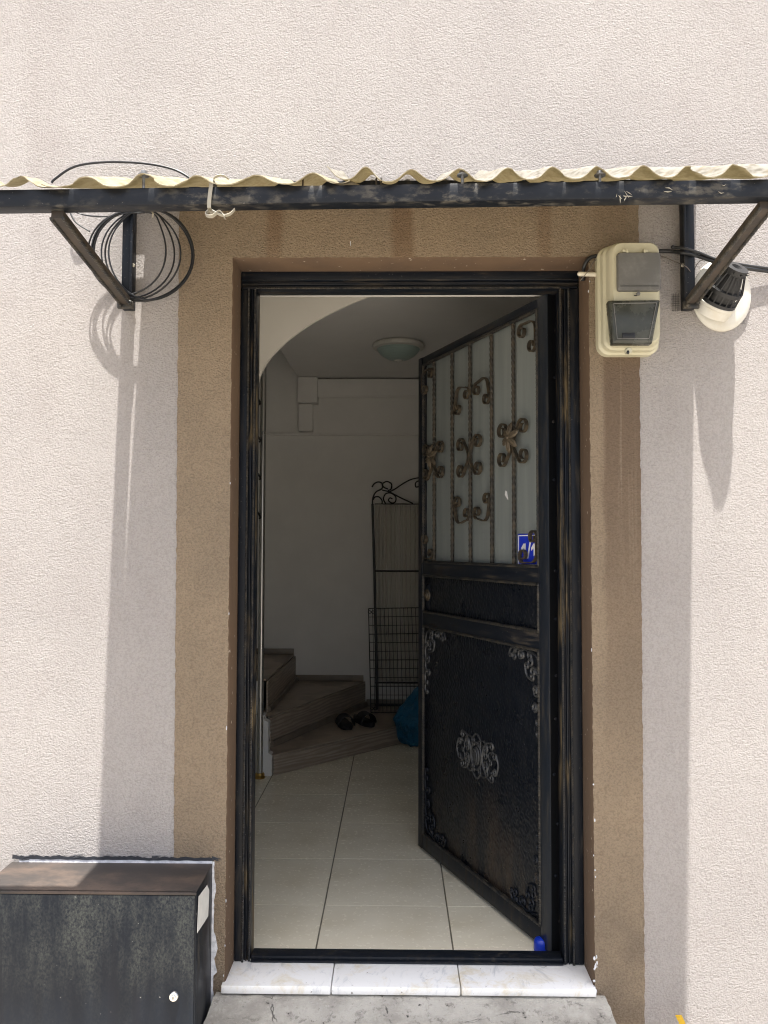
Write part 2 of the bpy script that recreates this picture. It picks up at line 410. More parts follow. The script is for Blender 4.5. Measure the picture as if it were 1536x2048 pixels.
def smoothpath(pts, sub=6):                            # Catmull-Rom
    pts = [Vector(p) for p in pts]; out = []
    for i in range(len(pts)-1):
        p0, p1, p2, p3 = pts[max(i-1, 0)], pts[i], pts[i+1], pts[min(i+2, len(pts)-1)]
        for k in range(sub):
            u = k/sub
            out.append(.5*((2*p1) + (p2-p0)*u + (2*p0-5*p1+4*p2-p3)*u*u + (3*p1-p0-3*p2+p3)*u**3))
    return out + [pts[-1]]

# ================================================================== LARGE STRUCTURE
structure(G().box(-60, 60, -60, -.001, -.56, -.36).build('street_ground', PAVE))

# facade slab with the door hole
HX0, HX1, HZ0, HZ1, WT = -.497, .5855, -.05, 2.168, .25
g = G(); g.smooth = 0
X0, X1, Z0, Z1 = -4.2, 4.2, -.6, 5.2
def ringp(x0, x1, z0, z1, y): return [g.bm.verts.new(p) for p in ((x0, y, z0), (x1, y, z0), (x1, y, z1), (x0, y, z1))]
fo, fi = ringp(X0, X1, Z0, Z1, 0), ringp(HX0-.004, HX1+.004, HZ0, HZ1+.004, 0)
bo, bi = ringp(X0, X1, Z0, Z1, WT), ringp(HX0-.004, HX1+.004, HZ0, HZ1+.004, WT)
for i in range(4):
    j = (i+1) % 4
    g.bm.faces.new((fo[i], fo[j], fi[j], fi[i]))
    f = g.bm.faces.new((bo[j], bo[i], bi[i], bi[j])); f.material_index = 1
    f = g.bm.faces.new((fi[i], fi[j], bi[j], bi[i])); f.material_index = 1
    g.bm.faces.new((fo[j], fo[i], bo[i], bo[j]))
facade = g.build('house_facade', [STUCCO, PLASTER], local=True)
tag(facade, 'pink white stucco house wall with a brown painted band round the doorway', 'house wall')

# painted band round the opening: outer edge a little ragged
def bandpath(x0, x1, zt, zb, n1, n2, jit):
    pts = []
    for i in range(n1): pts.append((x0[0]+(x0[1]-x0[0])*(1-i/n1), zb+(zt-zb)*i/n1))
    for i in range(n2): pts.append((x0[0]+(x1[0]-x0[0])*i/n2, zt))
    for i in range(n1+1): pts.append((x1[0]+(x1[1]-x1[0])*(i/n1), zt+(zb-zt)*i/n1))
    out = []
    for k, (x, z) in enumerate(pts):
        out.append((x+random.uniform(-jit, jit), z+(random.uniform(-jit, jit) if n1 <= k <= n1+n2 else 0)))
    return out
N1, N2 = 190, 110
op_ = bandpath((P(358, 450, 0).x, P(353, 1650, 0).x-.002), (P(1277, 450, 0).x, P(1288, 2000, 0).x), 2.365, -.36, N1, N2, .0016)
ip_ = bandpath((HX0, HX0), (HX1, HX1), HZ1, -.36, N1, N2, .0012)
g = G(); g.smooth = 30
rO0 = [g.bm.verts.new((x, .0005, z)) for x, z in op_]
rO = [g.bm.verts.new((x, -.0025, z)) for x, z in op_]
rI = [g.bm.verts.new((x, -.0025, z)) for x, z in ip_]
for i in range(len(op_)-1):
    g.bm.faces.new((rO0[i], rO0[i+1], rO[i+1], rO[i])); g.bm.faces.new((rO[i], rO[i+1], rI[i+1], rI[i]))
band = g.build('door_surround', BROWN, facade, local=True)
g = G(); g.smooth = 30
pi0 = [(x + (.004 if i < N1 else 0) - (.004 if i > N1+N2 else 0), z) for i, (x, z) in enumerate(ip_)]
a = [g.bm.verts.new((x, -.0023, z)) for x, z in ip_]
b = [g.bm.verts.new((x+(.0035 if i <= N1 else (-.0035 if i >= N1+N2 else 0)), .004, z-(.0035 if N1 <= i <= N1+N2 else 0))) for i, (x, z) in enumerate(ip_)]
lean = [(-.5035+.0045, 0)]
c_ = [g.bm.verts.new((HX0+.0035 if i <= N1 else (HX1-.0035 if i >= N1+N2 else x), .113, HZ1-.0035 if N1 <= i <= N1+N2 else z)) for i, (x, z) in enumerate(ip_)]
for r0, r1 in ((a, b), (b, c_)):
    for i in range(len(ip_)-1): g.bm.faces.new((r0[i], r0[i+1], r1[i+1], r1[i]))
g.build('reveal', REVEAL, facade, local=True)
# chipped white spots along the right reveal edge
g = G()
for k in range(9):
    z = random.uniform(.05, 2.1)**1.0
    if random.random() < .5: z = random.uniform(0, .7)
    xx = HX1+random.uniform(-.002, .004)
    g.ball((xx, -.0032, z), (random.uniform(.0012, .003), .0012, random.uniform(.002, .006)), u=6, v=4)
for k in range(6):
    z = random.uniform(.0, 1.6)
    g.ball((HX0+random.uniform(-.004, .002), -.0032, z), (random.uniform(.0012, .0028), .0012, random.uniform(.002, .007)), u=6, v=4)
for k in range(14):
    z = random.uniform(-.02, .10)
    g.ball((HX1+random.uniform(-.004, .006), -.004, z), (random.uniform(.0015, .005), .002, random.uniform(.002, .008)), u=6, v=4)
g.ball(P(701, 487, -.003), (.0015, .001, .009), u=6, v=4)
o = g.build('plaster_chip', SMEAR, facade, local=True); o['kind'] = 'stuff'

# hall shell
ZF = 0.0
HL, HRt, HB, CE = -1.75, 1.25, 3.55, 2.545
structure(G().box(HL, HRt, .172, HB, -.2, ZF-.0035).build('hall_floor', GROUT)); hall_floor = bpy.data.objects['hall_floor']
TX, TY, TX0, TY0 = .4395, .430, -.2505, .5335
tm = None
def tile_mesh(sx, sy):
    g = G(); g.smooth = 0
    g.box(-sx/2, sx/2, -sy/2, sy/2, -.01, 0, .0003, 1)
    return g
for j in range(-1, 7):
    for i in range(-3, 4):
        y0 = TY0+j*TY; y1 = y0+TY
        if j == -1: y0 = .174
        x0 = max(TX0+i*TX, HL); x1 = min(TX0+(i+1)*TX, HRt)
        if x1-x0 < .02: continue
        gx = .0052 if j >= -1 else .003
        o = tile_mesh(x1-x0-gx, min(y1, HB)-y0-.0042).build('tile', TILE, hall_floor, local=True)
        o.location = Vector(((x0+x1)/2, (y0+min(y1, HB))/2, ZF+random.uniform(-.0003, .0003))) - hall_floor.location
structure(G().box(HL-.1, HRt+.1, HB, HB+.1, -.2, 4.7).build('hall_wall', PLASTER))
structure(G().box(HL-.1, HL, WT, HB, -.2, 4.7).build('hall_wall', PLASTER))
structure(G().box(HRt, HRt+.1, WT, HB, -.2, 4.7).build('hall_wall', PLASTER))
structure(G().box(HL-.1, HRt+.1, WT, HB+.1, 4.7, 4.8).build('upper_ceiling', CEIL))
# ceiling with the stairwell cut out on the left
q0 = P(600, 760, HB); q1 = Zp(578, 728, CE); q2 = Zp(563, 702, CE)
q3 = q2 + (q2-q1)*1.5
cpts = [(HRt, WT, CE), (HRt, HB, CE), (q0.x, HB, CE), (q1.x, q1.y, CE), (q2.x, q2.y, CE), (q2.x-.12, 1.9, CE), (q2.x-.3, 1.4, CE), (HL, 1.1, CE), (HL, WT, CE)]
g = G(); g.smooth = 0; g.prism(cpts, (0, 0, .16)); structure(g.build('hall_ceiling', CEIL))
# curved dropped soffit of the upper flight, facing the door
cur = [(513, 790), (519, 756), (533, 727), (556, 699), (592, 668), (640, 637), (695, 610), (750, 588), (800, 570), (850, 556)]
YS = .95
pts = [P(x, y, YS) for x, y in cur]
pts = [Vector((HL, YS, pts[0].z-.42)), P(470, 985, YS), P(497, 860, YS)] + smoothpath(pts, 4) + [Vector((pts[-1].x+.25, YS, CE-.002)), Vector((HL, YS, CE-.002))]
g = G(); g.smooth = 35; g.prism(pts, (0, .018, 0))
tag(g.build('stair_soffit', SOFFIT), 'pale curved soffit of the upper stair flight, top left inside the doorway', 'stair soffit')
# white inner lintel edge just behind the frame head
zl = P(800, 583, .19).z
structure(G().box(HX0, HX1, .185, .249, zl, HZ1+.002, .003).build('inner_lintel', PLASTER))

# moulding strip on the back wall and boxed pipes
g = G(); z = P(700, 868, 3.53).z
g.box(HL, HRt, 3.525, 3.549, z-.012, z+.006, .003)
structure(g.build('wall_moulding', PLASTER))
pb = thing('pipe_boxing', 'white pipe boxing running under the hall ceiling at the back wall', 'pipe boxing', (q0.x, 3.5, 2.2))
a = P(596, 764, 3.46); b = P(635, 806, 3.46)
G().box(a.x, b.x, 3.44, 3.549, b.z, CE-.004, .004).build('corner_box', PLASTER, pb)
a = P(635, 768, 3.48); b = P(900, 795, 3.48)
G().box(a.x+.0, HRt-.01, 3.47, 3.549, b.z+.012, CE-.012, .004).build('horizontal_duct', PLASTER, pb)
G().box(a.x+.004, HRt-.01, 3.463, 3.4695, b.z-.002, b.z+.012, .002).build('duct_lip', PLASTER, pb)
a = P(597, 808, 3.48); b = P(625, 862, 3.48)
G().box(a.x, b.x, 3.47, 3.549, b.z, a.z-.002, .004).build('vertical_duct', PLASTER, pb)

# ------------------------------------------------------------------ marble sill and cement step
sill = thing('door_sill', 'white veined marble door sill in three slabs under the black threshold', 'door sill', (0, .06, -.012))
sx = [-.4935, P(662, 1970, -.02).x, P(922, 1970, -.02).x, .5815]
for k in range(3):
    g = G(); g.smooth = 30
    gp = .0012
    g.box(sx[k]+(gp if k else -.010), sx[k+1]-(gp if k < 2 else -.004), -.022+.001*k, .172, -.012, .012-.0008*k, .0035, 2)
    g.build('marble_slab', MARBLE, sill)
g = G(); g.smooth = 60
n = 160; rings = []
def stp(x, v):
    return mnoise.noise(Vector((x*7, v*3, 1.3)))*.009 + mnoise.noise(Vector((x*31, v*9, 4.3)))*.006 + mnoise.noise(Vector((x*90, v*19, 4.3)))*.003
for i in range(n+1):
    x = -.520+(.612+.520)*i/n
    xs = x + (.000 if 0 < i < n else 0)
    ring = [(xs, -.001, -.36), (xs, -.001, -.016)]
    for v, (yy, zz) in enumerate(((-.012, -.0165), (-.030, -.020), (-.048, -.026), (-.066, -.036), (-.085, -.043), (-.15, -.047), (-.26, -.05), (-.345, -.054), (-.36, -.07))):
        e = stp(x, v)
        ring.append((xs+(.012*(yy/-.1) if i == n else (-.012*(yy/-.1) if i == 0 else 0)), yy+e*.5, zz+e*.6))
    ring.append((xs, -.362, -.36)); rings.append(ring)
g.poly(rings)
tag(g.build('cement_step', CEMENT), 'cracked grey cement step below the marble door sill', 'step')
p = Zp(954, 2007, -.038)
g = G(); g.prism([p+Vector(q) for q in ((-.008, 0, 0), (-.004, .006, .002), (.003, .007, .004), (.009, .002, .002), (.006, -.004, .003), (0, -.006, .0))], (0, 0, .001))
tag(g.build('fallen_leaf', LEAF), 'small dark green leaf lying on the cement step', 'leaf')

# ================================================================== DOOR FRAME
fr = thing('door_frame', 'black painted steel door frame with ribbed edges and worn brown patches', 'door frame', (.04, .14, .012))
FX0, FX1, FZ1 = -.4925, .581, 2.1635
IX0, IX1, IZ1 = -.4435, .5200, 2.107
def ribs(x_out, x_in):
    """jamb cross section boxes: plain outer plate, then fluted inner part"""
    s = 1 if x_in > x_out else -1; w_ = abs(x_in-x_out)
    return [(x_out, x_out+s*w_*.50, .112, .180), (x_out+s*(w_*.50+.0004), x_out+s*w_*.58, .1055, .178), (x_out+s*(w_*.58+.0004), x_out+s*w_*.68, .118, .178),
            (x_out+s*(w_*.68+.0004), x_out+s*w_*.77, .113, .178), (x_out+s*(w_*.77+.0004), x_out+s*w_*.86, .119, .178), (x_out+s*(w_*.86+.0004), x_out+s*w_, .1115, .182)]
for xo, xi in ((FX0, IX0), (FX1, IX1)):
    g = G()
    for k, (x0, x1, y0, y1) in enumerate(ribs(xo, xi)):
        g.box(x0, x1, y0, y1, .0125, IZ1+.0005*k, .0025, 2)
        if k == 0: j = g.build('jamb', BLACK_PLAIN, fr); g = G()
    g.build('rib', BLACK_RIB, j)
    g = G(); s = 1 if xi > xo else -1
    g.twist((xo+s*abs(xi-xo)*.54, .1065, .014), (xo+s*abs(xi-xo)*.54, .1065, IZ1), .006, .032)
    g.twist((xi-s*.003, .1125, .014), (xi-s*.003, .1125, IZ1), .0055, .032)
    g.build('rope_edge', ROPE, j)
g = G()
hz = FZ1-IZ1
for k, (a, b, y0, y1) in enumerate(((0, .46, .112, .18), (.47, .55, .1055, .178), (.555, .66, .118, .178), (.665, .76, .113, .178), (.765, .86, .119, .178), (.865, 1.0, .1115, .182))):
    g.box(FX0+.0005*k, FX1-.0005*k, y0, y1, FZ1-hz*b+.0015, FZ1-hz*a+.0015, .0025, 2)
hd = g.build('head', BLACK_H, fr)
g = G(); g.twist((IX0, .1115, IZ1+.0035), (IX1, .1115, IZ1+.0035), .0055, .032); g.build('rope_edge', ROPE, hd)
g = G()
g.box(IX0+.002, IX1-.002, .118, .168, .0128, .0275, .003); g.box(IX0+.002, IX1-.002, .106, .1175, .0128, .0185, .002)
g.build('threshold_bar', BLACK_PLAIN, fr)
# the dark gap board behind the hinge side: frame rebate with rivets
g = G()
g.box(IX1+.001, HX1-.004, .183, .248, .001, 2.105, .001); reb = g.build('rebate', REBATE, fr)

# ================================================================== DOOR LEAF
door = thing('entrance_door', 'black iron entrance door standing open, frosted pane above and hammered panels below', 'door', (HA.x, HA.y, .012), math.atan2(-HU.y, -HU.x))
DW, DT = .992, .045
def L(s, n, z): return (-s, n, z-.012)                  # local: s from hinge, n inwards, z world
def dbox(g, s0, s1, n0, n1, z0, z1, bev=.0025):
    return g.box(-s1, -s0, n0, n1, z0-.012, z1-.012, bev)
def dtwist(g, a, b, size, turn=.03):
    return g.twist(L(*a), L(*b), size, turn)
def dbuild(g, name, m, parent=None): return g.build(name, m, parent or door, local=True)
ZB, ZT = .013, 2.112
g = G(); dbox(g, 0, .058, 0, DT, ZB, ZT); dbuild(g, 'stile', STILE)
g = G(); dbox(g, -.0012, -.0002, .002, DT-.002, ZB+.002, ZT-.002, 0); dbuild(g, 'gap_shade_strip', REBATE)  # near-black cover added so the door gap reads as deep shade
g = G(); dbox(g, DW-.040, DW, 0, DT, ZB, ZT); dbuild(g, 'stile', BLACK)
for z0, z1 in ((2.080, ZT-.001), (1.171, 1.2195), (.956, 1.008), (ZB+.001, .070)):
    g = G(); dbox(g, .0585, DW-.0405, .001, DT-.001, z0, z1); dbuild(g, 'rail', BLACK_H if z1 > .5 else BLACK_WORN)
SA, SB = .0595, DW-.0415
g = G(); g.smooth = 0; dbox(g, SA, SB, .022, .027, 1.2205, 2.079, 0); glass = dbuild(g, 'pane', FROST)
g = G(); dbox(g, SA, SB, .013, .03, 1.009, 1.170, .001); dbuild(g, 'lock_panel', HAMMER)
g = G(); dbox(g, SA, SB, .013, .03, .071, .955, .001); lowp = dbuild(g, 'lower_panel', HAMMER)
# rope-edged beads round pane and panels
for z0, z1 in ((1.2245, 2.075), (1.013, 1.1665), (.0755, .9515)):
    g = G()
    for z in (z0, z1): dtwist(g, (SA, .003, z), (SB, .003, z), .0105)
    for s in (SA+.004, SB-.004): dtwist(g, (s, .003, z0), (s, .003, z1), .0105)
    for z in (z0, z1): dbox(g, SA, SB, .004, .012, z-.0045, z+.0045, .0015)
    dbuild(g, 'rope_bead', ROPE)
BARS_S = [Dn(px, 900, .009)[0] for px in (1027, 983, 940, 904, 868)]
for s in BARS_S:
    g = G(); g.smooth = 30; dtwist(g, (s, .009, 1.224), (s, .009, 2.074), .0115, .042); dbuild(g, 'twisted_bar', BARS)
# C scrolls
def cscroll(S, cd_=.38, Rr=.235, hh=.55, turns=1.15):
    half = []
    cx, cz = cd_, 0.
    half.append((0, hh)); half.append((cd_*.45, hh*.90))
    n = int(26*turns)
    for i in range(n+1):
        an = math.radians(72) - 2*math.pi*turns*i/n
        r = Rr*(1-.60*(i/n))
        half.append((cx+r*math.cos(an), cz+r*math.sin(an)*1.0))
    left = [(-x, z) for x, z in half[::-1]]
    pts = left[:-1] + half
    return [(x*S, z*S) for x, z in pts]
def place_scroll(s, z, S, ang, n=.004, wd=.014, th=.0036, hh=.55, sx=1.0, parent=None, m=None):
    ca, sa = math.cos(R(ang-90)), math.sin(R(ang-90))
    pts = []
    for x, zz in cscroll(S, hh=hh):
        x *= sx
        X_ = x*ca - zz*sa; Z_ = x*sa + zz*ca            # ang: direction of the bulge, seen from outside, 0 = towards hinge
        pts.append(L(s-X_, n, z+Z_))
    g = G(); g.smooth = 50
    g.strap(smoothpath(pts, 2), (0, 1, 0), wd, th)
    return dbuild(g, 'scroll', m or RUSTY, parent)
# corners
place_scroll(.127, 1.995, .112, 45); place_scroll(.908, 1.998, .104, 135)
place_scroll(.127, 1.290, .112, -45); place_scroll(.908, 1.290, .104, -135)
# arches between the inner bars
place_scroll(.440, 1.861, .112, 58); place_scroll(.594, 1.858, .116, 122)
place_scroll(.440, 1.442, .112, -58); place_scroll(.597, 1.440, .116, -122)
# pairs back to back
for s in (BARS_S[2], BARS_S[0], BARS_S[4]):
    zc = 1.637 if s == BARS_S[2] else 1.650
    place_scroll(s+.068, zc, .128, 0, hh=.50); place_scroll(s-.068, zc, .128, 180, hh=.50)
for s, zc in ((BARS_S[0], 1.668), (BARS_S[4], 1.668)):
    g = G(); g.smooth = 60
    for k in range(6):
        an = 360*k/6+20
        M_ = Matrix.Rotation(R(-an), 4, 'Y') @ Matrix.Translation((.029, -.004, 0)) @ Matrix.Rotation(R(14), 4, 'Z')
        g.ball(Vector(L(s, -.006, zc)), (.026, .0045, .0125), M=M_, u=12, v=8)
        for q in (-.5, .5):
            M2 = Matrix.Rotation(R(-an), 4, 'Y') @ Matrix.Translation((.030, -.008, .006*q*2)) @ Matrix.Rotation(R(14), 4, 'Z')
            g.ball(Vector(L(s, -.006, zc)), (.020, .0022, .0016), M=M2, u=6, v=4)
    g.ball(L(s, -.014, zc), .008, u=10, v=6)
    dbuild(g, 'iron_flower', FLOWER)
# house number plate stuck to the pane
NP = .0185
pl0, zt_ = Dn(1035, 1068, NP); zb_ = Dn(1036, 1132, NP)[1]
g = G(); g.smooth = 0; dbox(g, .0655, pl0, .0195, .0215, zb_, zt_, 0); plate = dbuild(g, 'number_plate', BLUE); plate['label'] = 'blue plate reading 1/1 with a white border'
g = G(); g.smooth = 0
e0, e1 = .0042, .0078
for z in (zt_-e1, zb_+e0): dbox(g, .0690, pl0-e0, NP, .0193, z, z+e1-e0, 0)
for a_ in (pl0-e1, .0670): dbox(g, a_, a_+e1-e0, NP, .0193, zb_+e1+.0002, zt_-e1-.0002, 0)
def digit1(px):
    s_, z1 = Dn(px, 1087, NP); z0 = Dn(px, 1112, NP)[1]
    dbox(g, s_-.0062, s_+.0062, NP, .0193, z0, z1, 0)
    g.prism([L(*q) for q in ((s_+.0064, NP, z1), (s_+.0205, NP, z1-.0140), (s_+.0205, NP, z1-.0250), (s_+.0064, NP, z1-.0150))], (0, .0008, 0))
digit1(1049); digit1(1069)
sa, za = Dn(1055, 1117, NP); sb, zb2 = Dn(1060.5, 1083, NP)
g.prism([L(*q) for q in ((sa+.004, NP, za), (sa-.004, NP, za), (sb-.004, NP, zb2), (sb+.004, NP, zb2))], (0, .0008, 0))
dbuild(g, 'numerals', WHITEP, plate)
# paint chip on the pane
g = G()
sc_, zc = Dn(1012, 990, .02)
g.prism([L(sc_+a, .0205, zc+b) for a, b in ((.006, .016), (-.004, .012), (-.008, -.004), (-.012, -.018), (.002, -.006), (.009, .002))], (0, .0014, 0))
dbuild(g, 'paint_chip', WHITEP, glass)
# lock rosette
g = G(); M_ = Matrix.Translation(L(.923, .0125, 1.084)) @ Matrix.Rotation(R(90), 4, 'X')
g.lathe([(.001, .014), (.008, .014), (.0085, .010), (.014, .010), (.016, .006), (.022, .006), (.026, .002), (.027, -.002)], M_, 20)
g.xf(Matrix.Identity(4)); dbuild(g, 'lock_rosette', RUSTY)
g = G(); dbox(g, .897, .940, .0105, .0128, 1.02, 1.125, .001); dbuild(g, 'escutcheon', BLACK_WORN)
# pressed ornaments of the lower panel
def relief(parts, name):
    g = G(); g.smooth = 60
    for (s, z, S, ang, hh, r, sx_) in parts:
        ca, sa = math.cos(R(ang-90)), math.sin(R(ang-90)); pts = []
        for x, zz in cscroll(S, hh=hh, turns=1.1, Rr=.19):
            x *= sx_
            pts.append(L(s-(x*ca-zz*sa), .011, z+(x*sa+zz*ca)))
        g.tube(smoothpath(pts, 1), r, 6)
    return g
cs, cz = Dn(953, 1512, .010)
K = .86
parts = []
for q in (-1, 1):
    parts += [(cs+q*.080*K, cz+.006, .100*K, 90-90*q, .30, .0050, 1.0), (cs+q*.105*K, cz+.045*K, .085*K, 90+45*-q, .40, .0042, 1.0), (cs+q*.105*K, cz-.040*K, .085*K, -90+45*q, .40, .0042, 1.0),
              (cs+q*.058*K, cz+.050*K, .075*K, 90, .35, .0042, 1.0), (cs+q*.058*K, cz-.050*K, .075*K, -90, .35, .0042, 1.0), (cs+q*.155*K, cz, .080*K, 90-90*-q, .35, .0044, 1.0),
              (cs+q*.130*K, cz+.022*K, .050*K, 90-70*q, .5, .0036, 1.0), (cs+q*.130*K, cz-.022*K, .050*K, -90+70*q, .5, .0036, 1.0)]
parts += [(cs, cz+.064*K, .070*K, 90, .45, .0042, 1), (cs, cz-.064*K, .070*K, -90, .45, .0042, 1)]
g = relief(parts, 'c')
g.ball(L(cs, .012, cz), (.030*K, .012, .042*K), u=20, v=12)
ring = [L(cs+.046*K*math.cos(a_*math.pi/12), .010, cz+.058*K*math.sin(a_*math.pi/12)) for a_ in range(25)]
g.tube(ring, .0048, 6)
ring = [L(cs+.022*K*math.cos(a_*math.pi/12), .001, cz+.030*K*math.sin(a_*math.pi/12)) for a_ in range(25)]
g.tube(ring, .0034, 6)
dbuild(g, 'cartouche', RELIEF, lowp)
g = G(); g.prism([L(cs+(.165+.012*math.cos(a_*5))*K*math.cos(a_*math.pi/16), .0120, cz+(.072+.008*math.cos(a_*2.2))*K*math.sin(a_*math.pi/16)) for a_ in range(32)], (0, -.003, 0))
dbuild(g, 'cartouche_plate', HAMMER, lowp)
def corner(s0, z0, ds, dz):
    parts = []
    for k, (a, b, S, an) in enumerate(((.035, .040, .080, 45), (.085, .030, .080, 75), (.130, .026, .065, 100), (.165, .018, .045, 120),
                                       (.030, .100, .085, 15), (.028, .155, .075, -5), (.020, .205, .065, 20), (.014, .250, .045, 0), (.060, .070, .06, 225))):
        ang = an
        ang = math.degrees(math.atan2(math.sin(R(ang))*dz, math.cos(R(ang))*ds))
        parts.append((s0+(-a if ds < 0 else a)*1.0*1 if False else s0+a*(1 if ds > 0 else -1), z0-b*(1 if dz > 0 else -1), S, ang, .38, .0046, 1.0))
    return relief(parts, 'corner')
# ds > 0: corner lies at the hinge side (small s)
for s0, z0, ds, dz in ((SA+.012, .944, 1, 1), (SB-.012, .944, -1, 1), (SA+.012, .083, 1, -1), (SB-.012, .083, -1, -1)):
    dbuild(corner(s0, z0, ds, dz), 'corner_ornament', RELIEF if z0 > .5 else BLACK_WORN, lowp)
# hinge edge rivets and hinges
g = G()
for k in range(13):
    z = .12+.155*k+random.uniform(-.03, .03)
    Mx = Matrix.Translation((.0022, .022+random.uniform(-.008, .01), z-.012)) @ Matrix.Rotation(R(90), 4, 'Y')
    g.lathe([(.0015, .0015), (.0036, .0022), (.0046, .0005), (.005, -.001)], Mx, 10)
dbuild(g, 'rivet', BLACK_WORN)
for z in (.35, 1.05, 1.80):
    g = G(); g.tube([(.008, .050, z), (.008, .050, z+.10)], .009, 10); dbuild(g, 'hinge', BLACK_PLAIN)

# blue cap under the door corner
p = P(1084, 1905, .215)
g = G(); g.smooth = 60
M_ = Matrix.Translation((p.x, .225, ZF))
g.lathe([(.002, .041), (.012, .040), (.020, .036), (.0235, .028), (.0245, .004), (.024, .0005)], M_, 24)
tag(g.build('door_stop', BLUEPL), 'bright blue plastic cap on the floor at the door hinge corner', 'door stop')

# ================================================================== CANOPY
can = thing('door_canopy', 'corrugated fibreglass door canopy on a black steel frame with wall brackets', 'canopy', (.04, 0, 2.03))
ZS = .0105                                              # the whole front edge rises a little to the right
def zr(x): return ZS*x
def shear(g): 
    for v in g.bm.verts: v.co.z += ZS*v.co.x
    return g
g = G(); g.box(-1.42, 1.03, -.56, -.52, 2.0945, 2.137, .003, 2); shear(g)
beam = g.build('front_beam', BEAMP, can)
# white paint splashes and cobweb on the beam's face
g = G()
for (px, py, n_) in ((1243, 386, 8), (1338, 379, 2), (1430, 375, 2)):
    for k in range(n_):
        a = P(px+random.uniform(-14, 14), py+random.uniform(-6, 8), -.5615); an = random.uniform(-2.2, .4) if px == 1243 else random.uniform(-.3, .3)
        ln = random.uniform(.008, .024)
        b = a + Vector((math.cos(an)*ln, 0, math.sin(an)*ln)); mid_ = (a+b)/2 + Vector((0, 0, random.uniform(-.003, .003)))
        g.tube([a, mid_, b], random.uniform(.0008, .0018), 4, taper=lambda u: 1-.8*abs(2*u-1))
g.build('paint_splash', TIE, beam)['kind'] = 'stuff'
WALLX = [P(260, 610, 0).x, P(1372, 610, 0).x]
for k, x in enumerate(WALLX):
    zb = P(260, 617, -.03).z if k == 0 else P(1372, 617, -.03).z
    g = G()
    g.box(x-.017, x+.017, -.030, -.0005, zb, 2.40, .002)
    g.box(x-.017, x-.009, -.036, -.0305, zb, 2.40, .001) if k else g.box(x+.009, x+.017, -.036, -.0305, zb, 2.40, .001)
    o = g.build('wall_post', BLACK_PLAIN, can)
    sp = P(265 if k == 0 else 1367, 529, -.037)
    g = G(); M_ = Matrix.Translation((sp.x, -.0295, sp.z)) @ Matrix.Rotation(R(90), 4, 'X')
    g.lathe([(.0014, .0015), (.0022, .0028), (.0045, .0028), (.0055, .0005), (.0055, -.001)], M_, 12); g.build('screw', TIE, o)
    # strut from the foot of the post to the beam, a channel with rope edges
    p0 = Vector((x, -.030, zb+.018)); p1 = Vector(((P(120, 428, -.52) if k == 0 else P(1526, 408, -.52)).x, -.535, 2.086+zr(x)))
    d = (p1-p0).normalized(); sd = Vector((1, 0, 0)); u_ = sd.cross(d).normalized()*-1
    if u_.z < 0: u_ = -u_
    g = G()
    W2, H2 = .0145, .010
    g.poly([[q+sd*W2*a+u_*H2*b for a, b in ((-1, -1), (1, -1), (1, 1), (-1, 1))] for q in (p0, p1)])
    st_ = g.build('strut', STRUTP, can)
    g = G()
    for a in (-1, 1): g.twist(p0+sd*W2*a-u_*H2, p1+sd*W2*a-u_*H2, .0085, .034)
    g.build('rope_edge', ROPE, st_)
    g = G()
    q0_, q1_ = Vector((x, -.03, 2.362)), Vector((x, -.535, 2.126+zr(x)))
    g.poly([[q+Vector((a*.015, 0, b*.012)) for a, b in ((-1, -1), (1, -1), (1, 1), (-1, 1))] for q in (q0_, q1_)])
    g.build('rafter', BLACK_PLAIN, can)
    g = G(); g.box(x-.024, x+.024, -.046, -.0345, zb-.004, zb+.018, .003); g.ball((x+.016, -.05, zb+.012), .008, u=8, v=6); g.ball((x-.014, -.05, zb+.004), .007, u=8, v=6)
    g.build('weld', ROPE, can)
g = G(); g.box(-.82, .90, -.034, -.002, 2.362, 2.392, .002); g.build('wall_rail', BLACK_PLAIN, can)

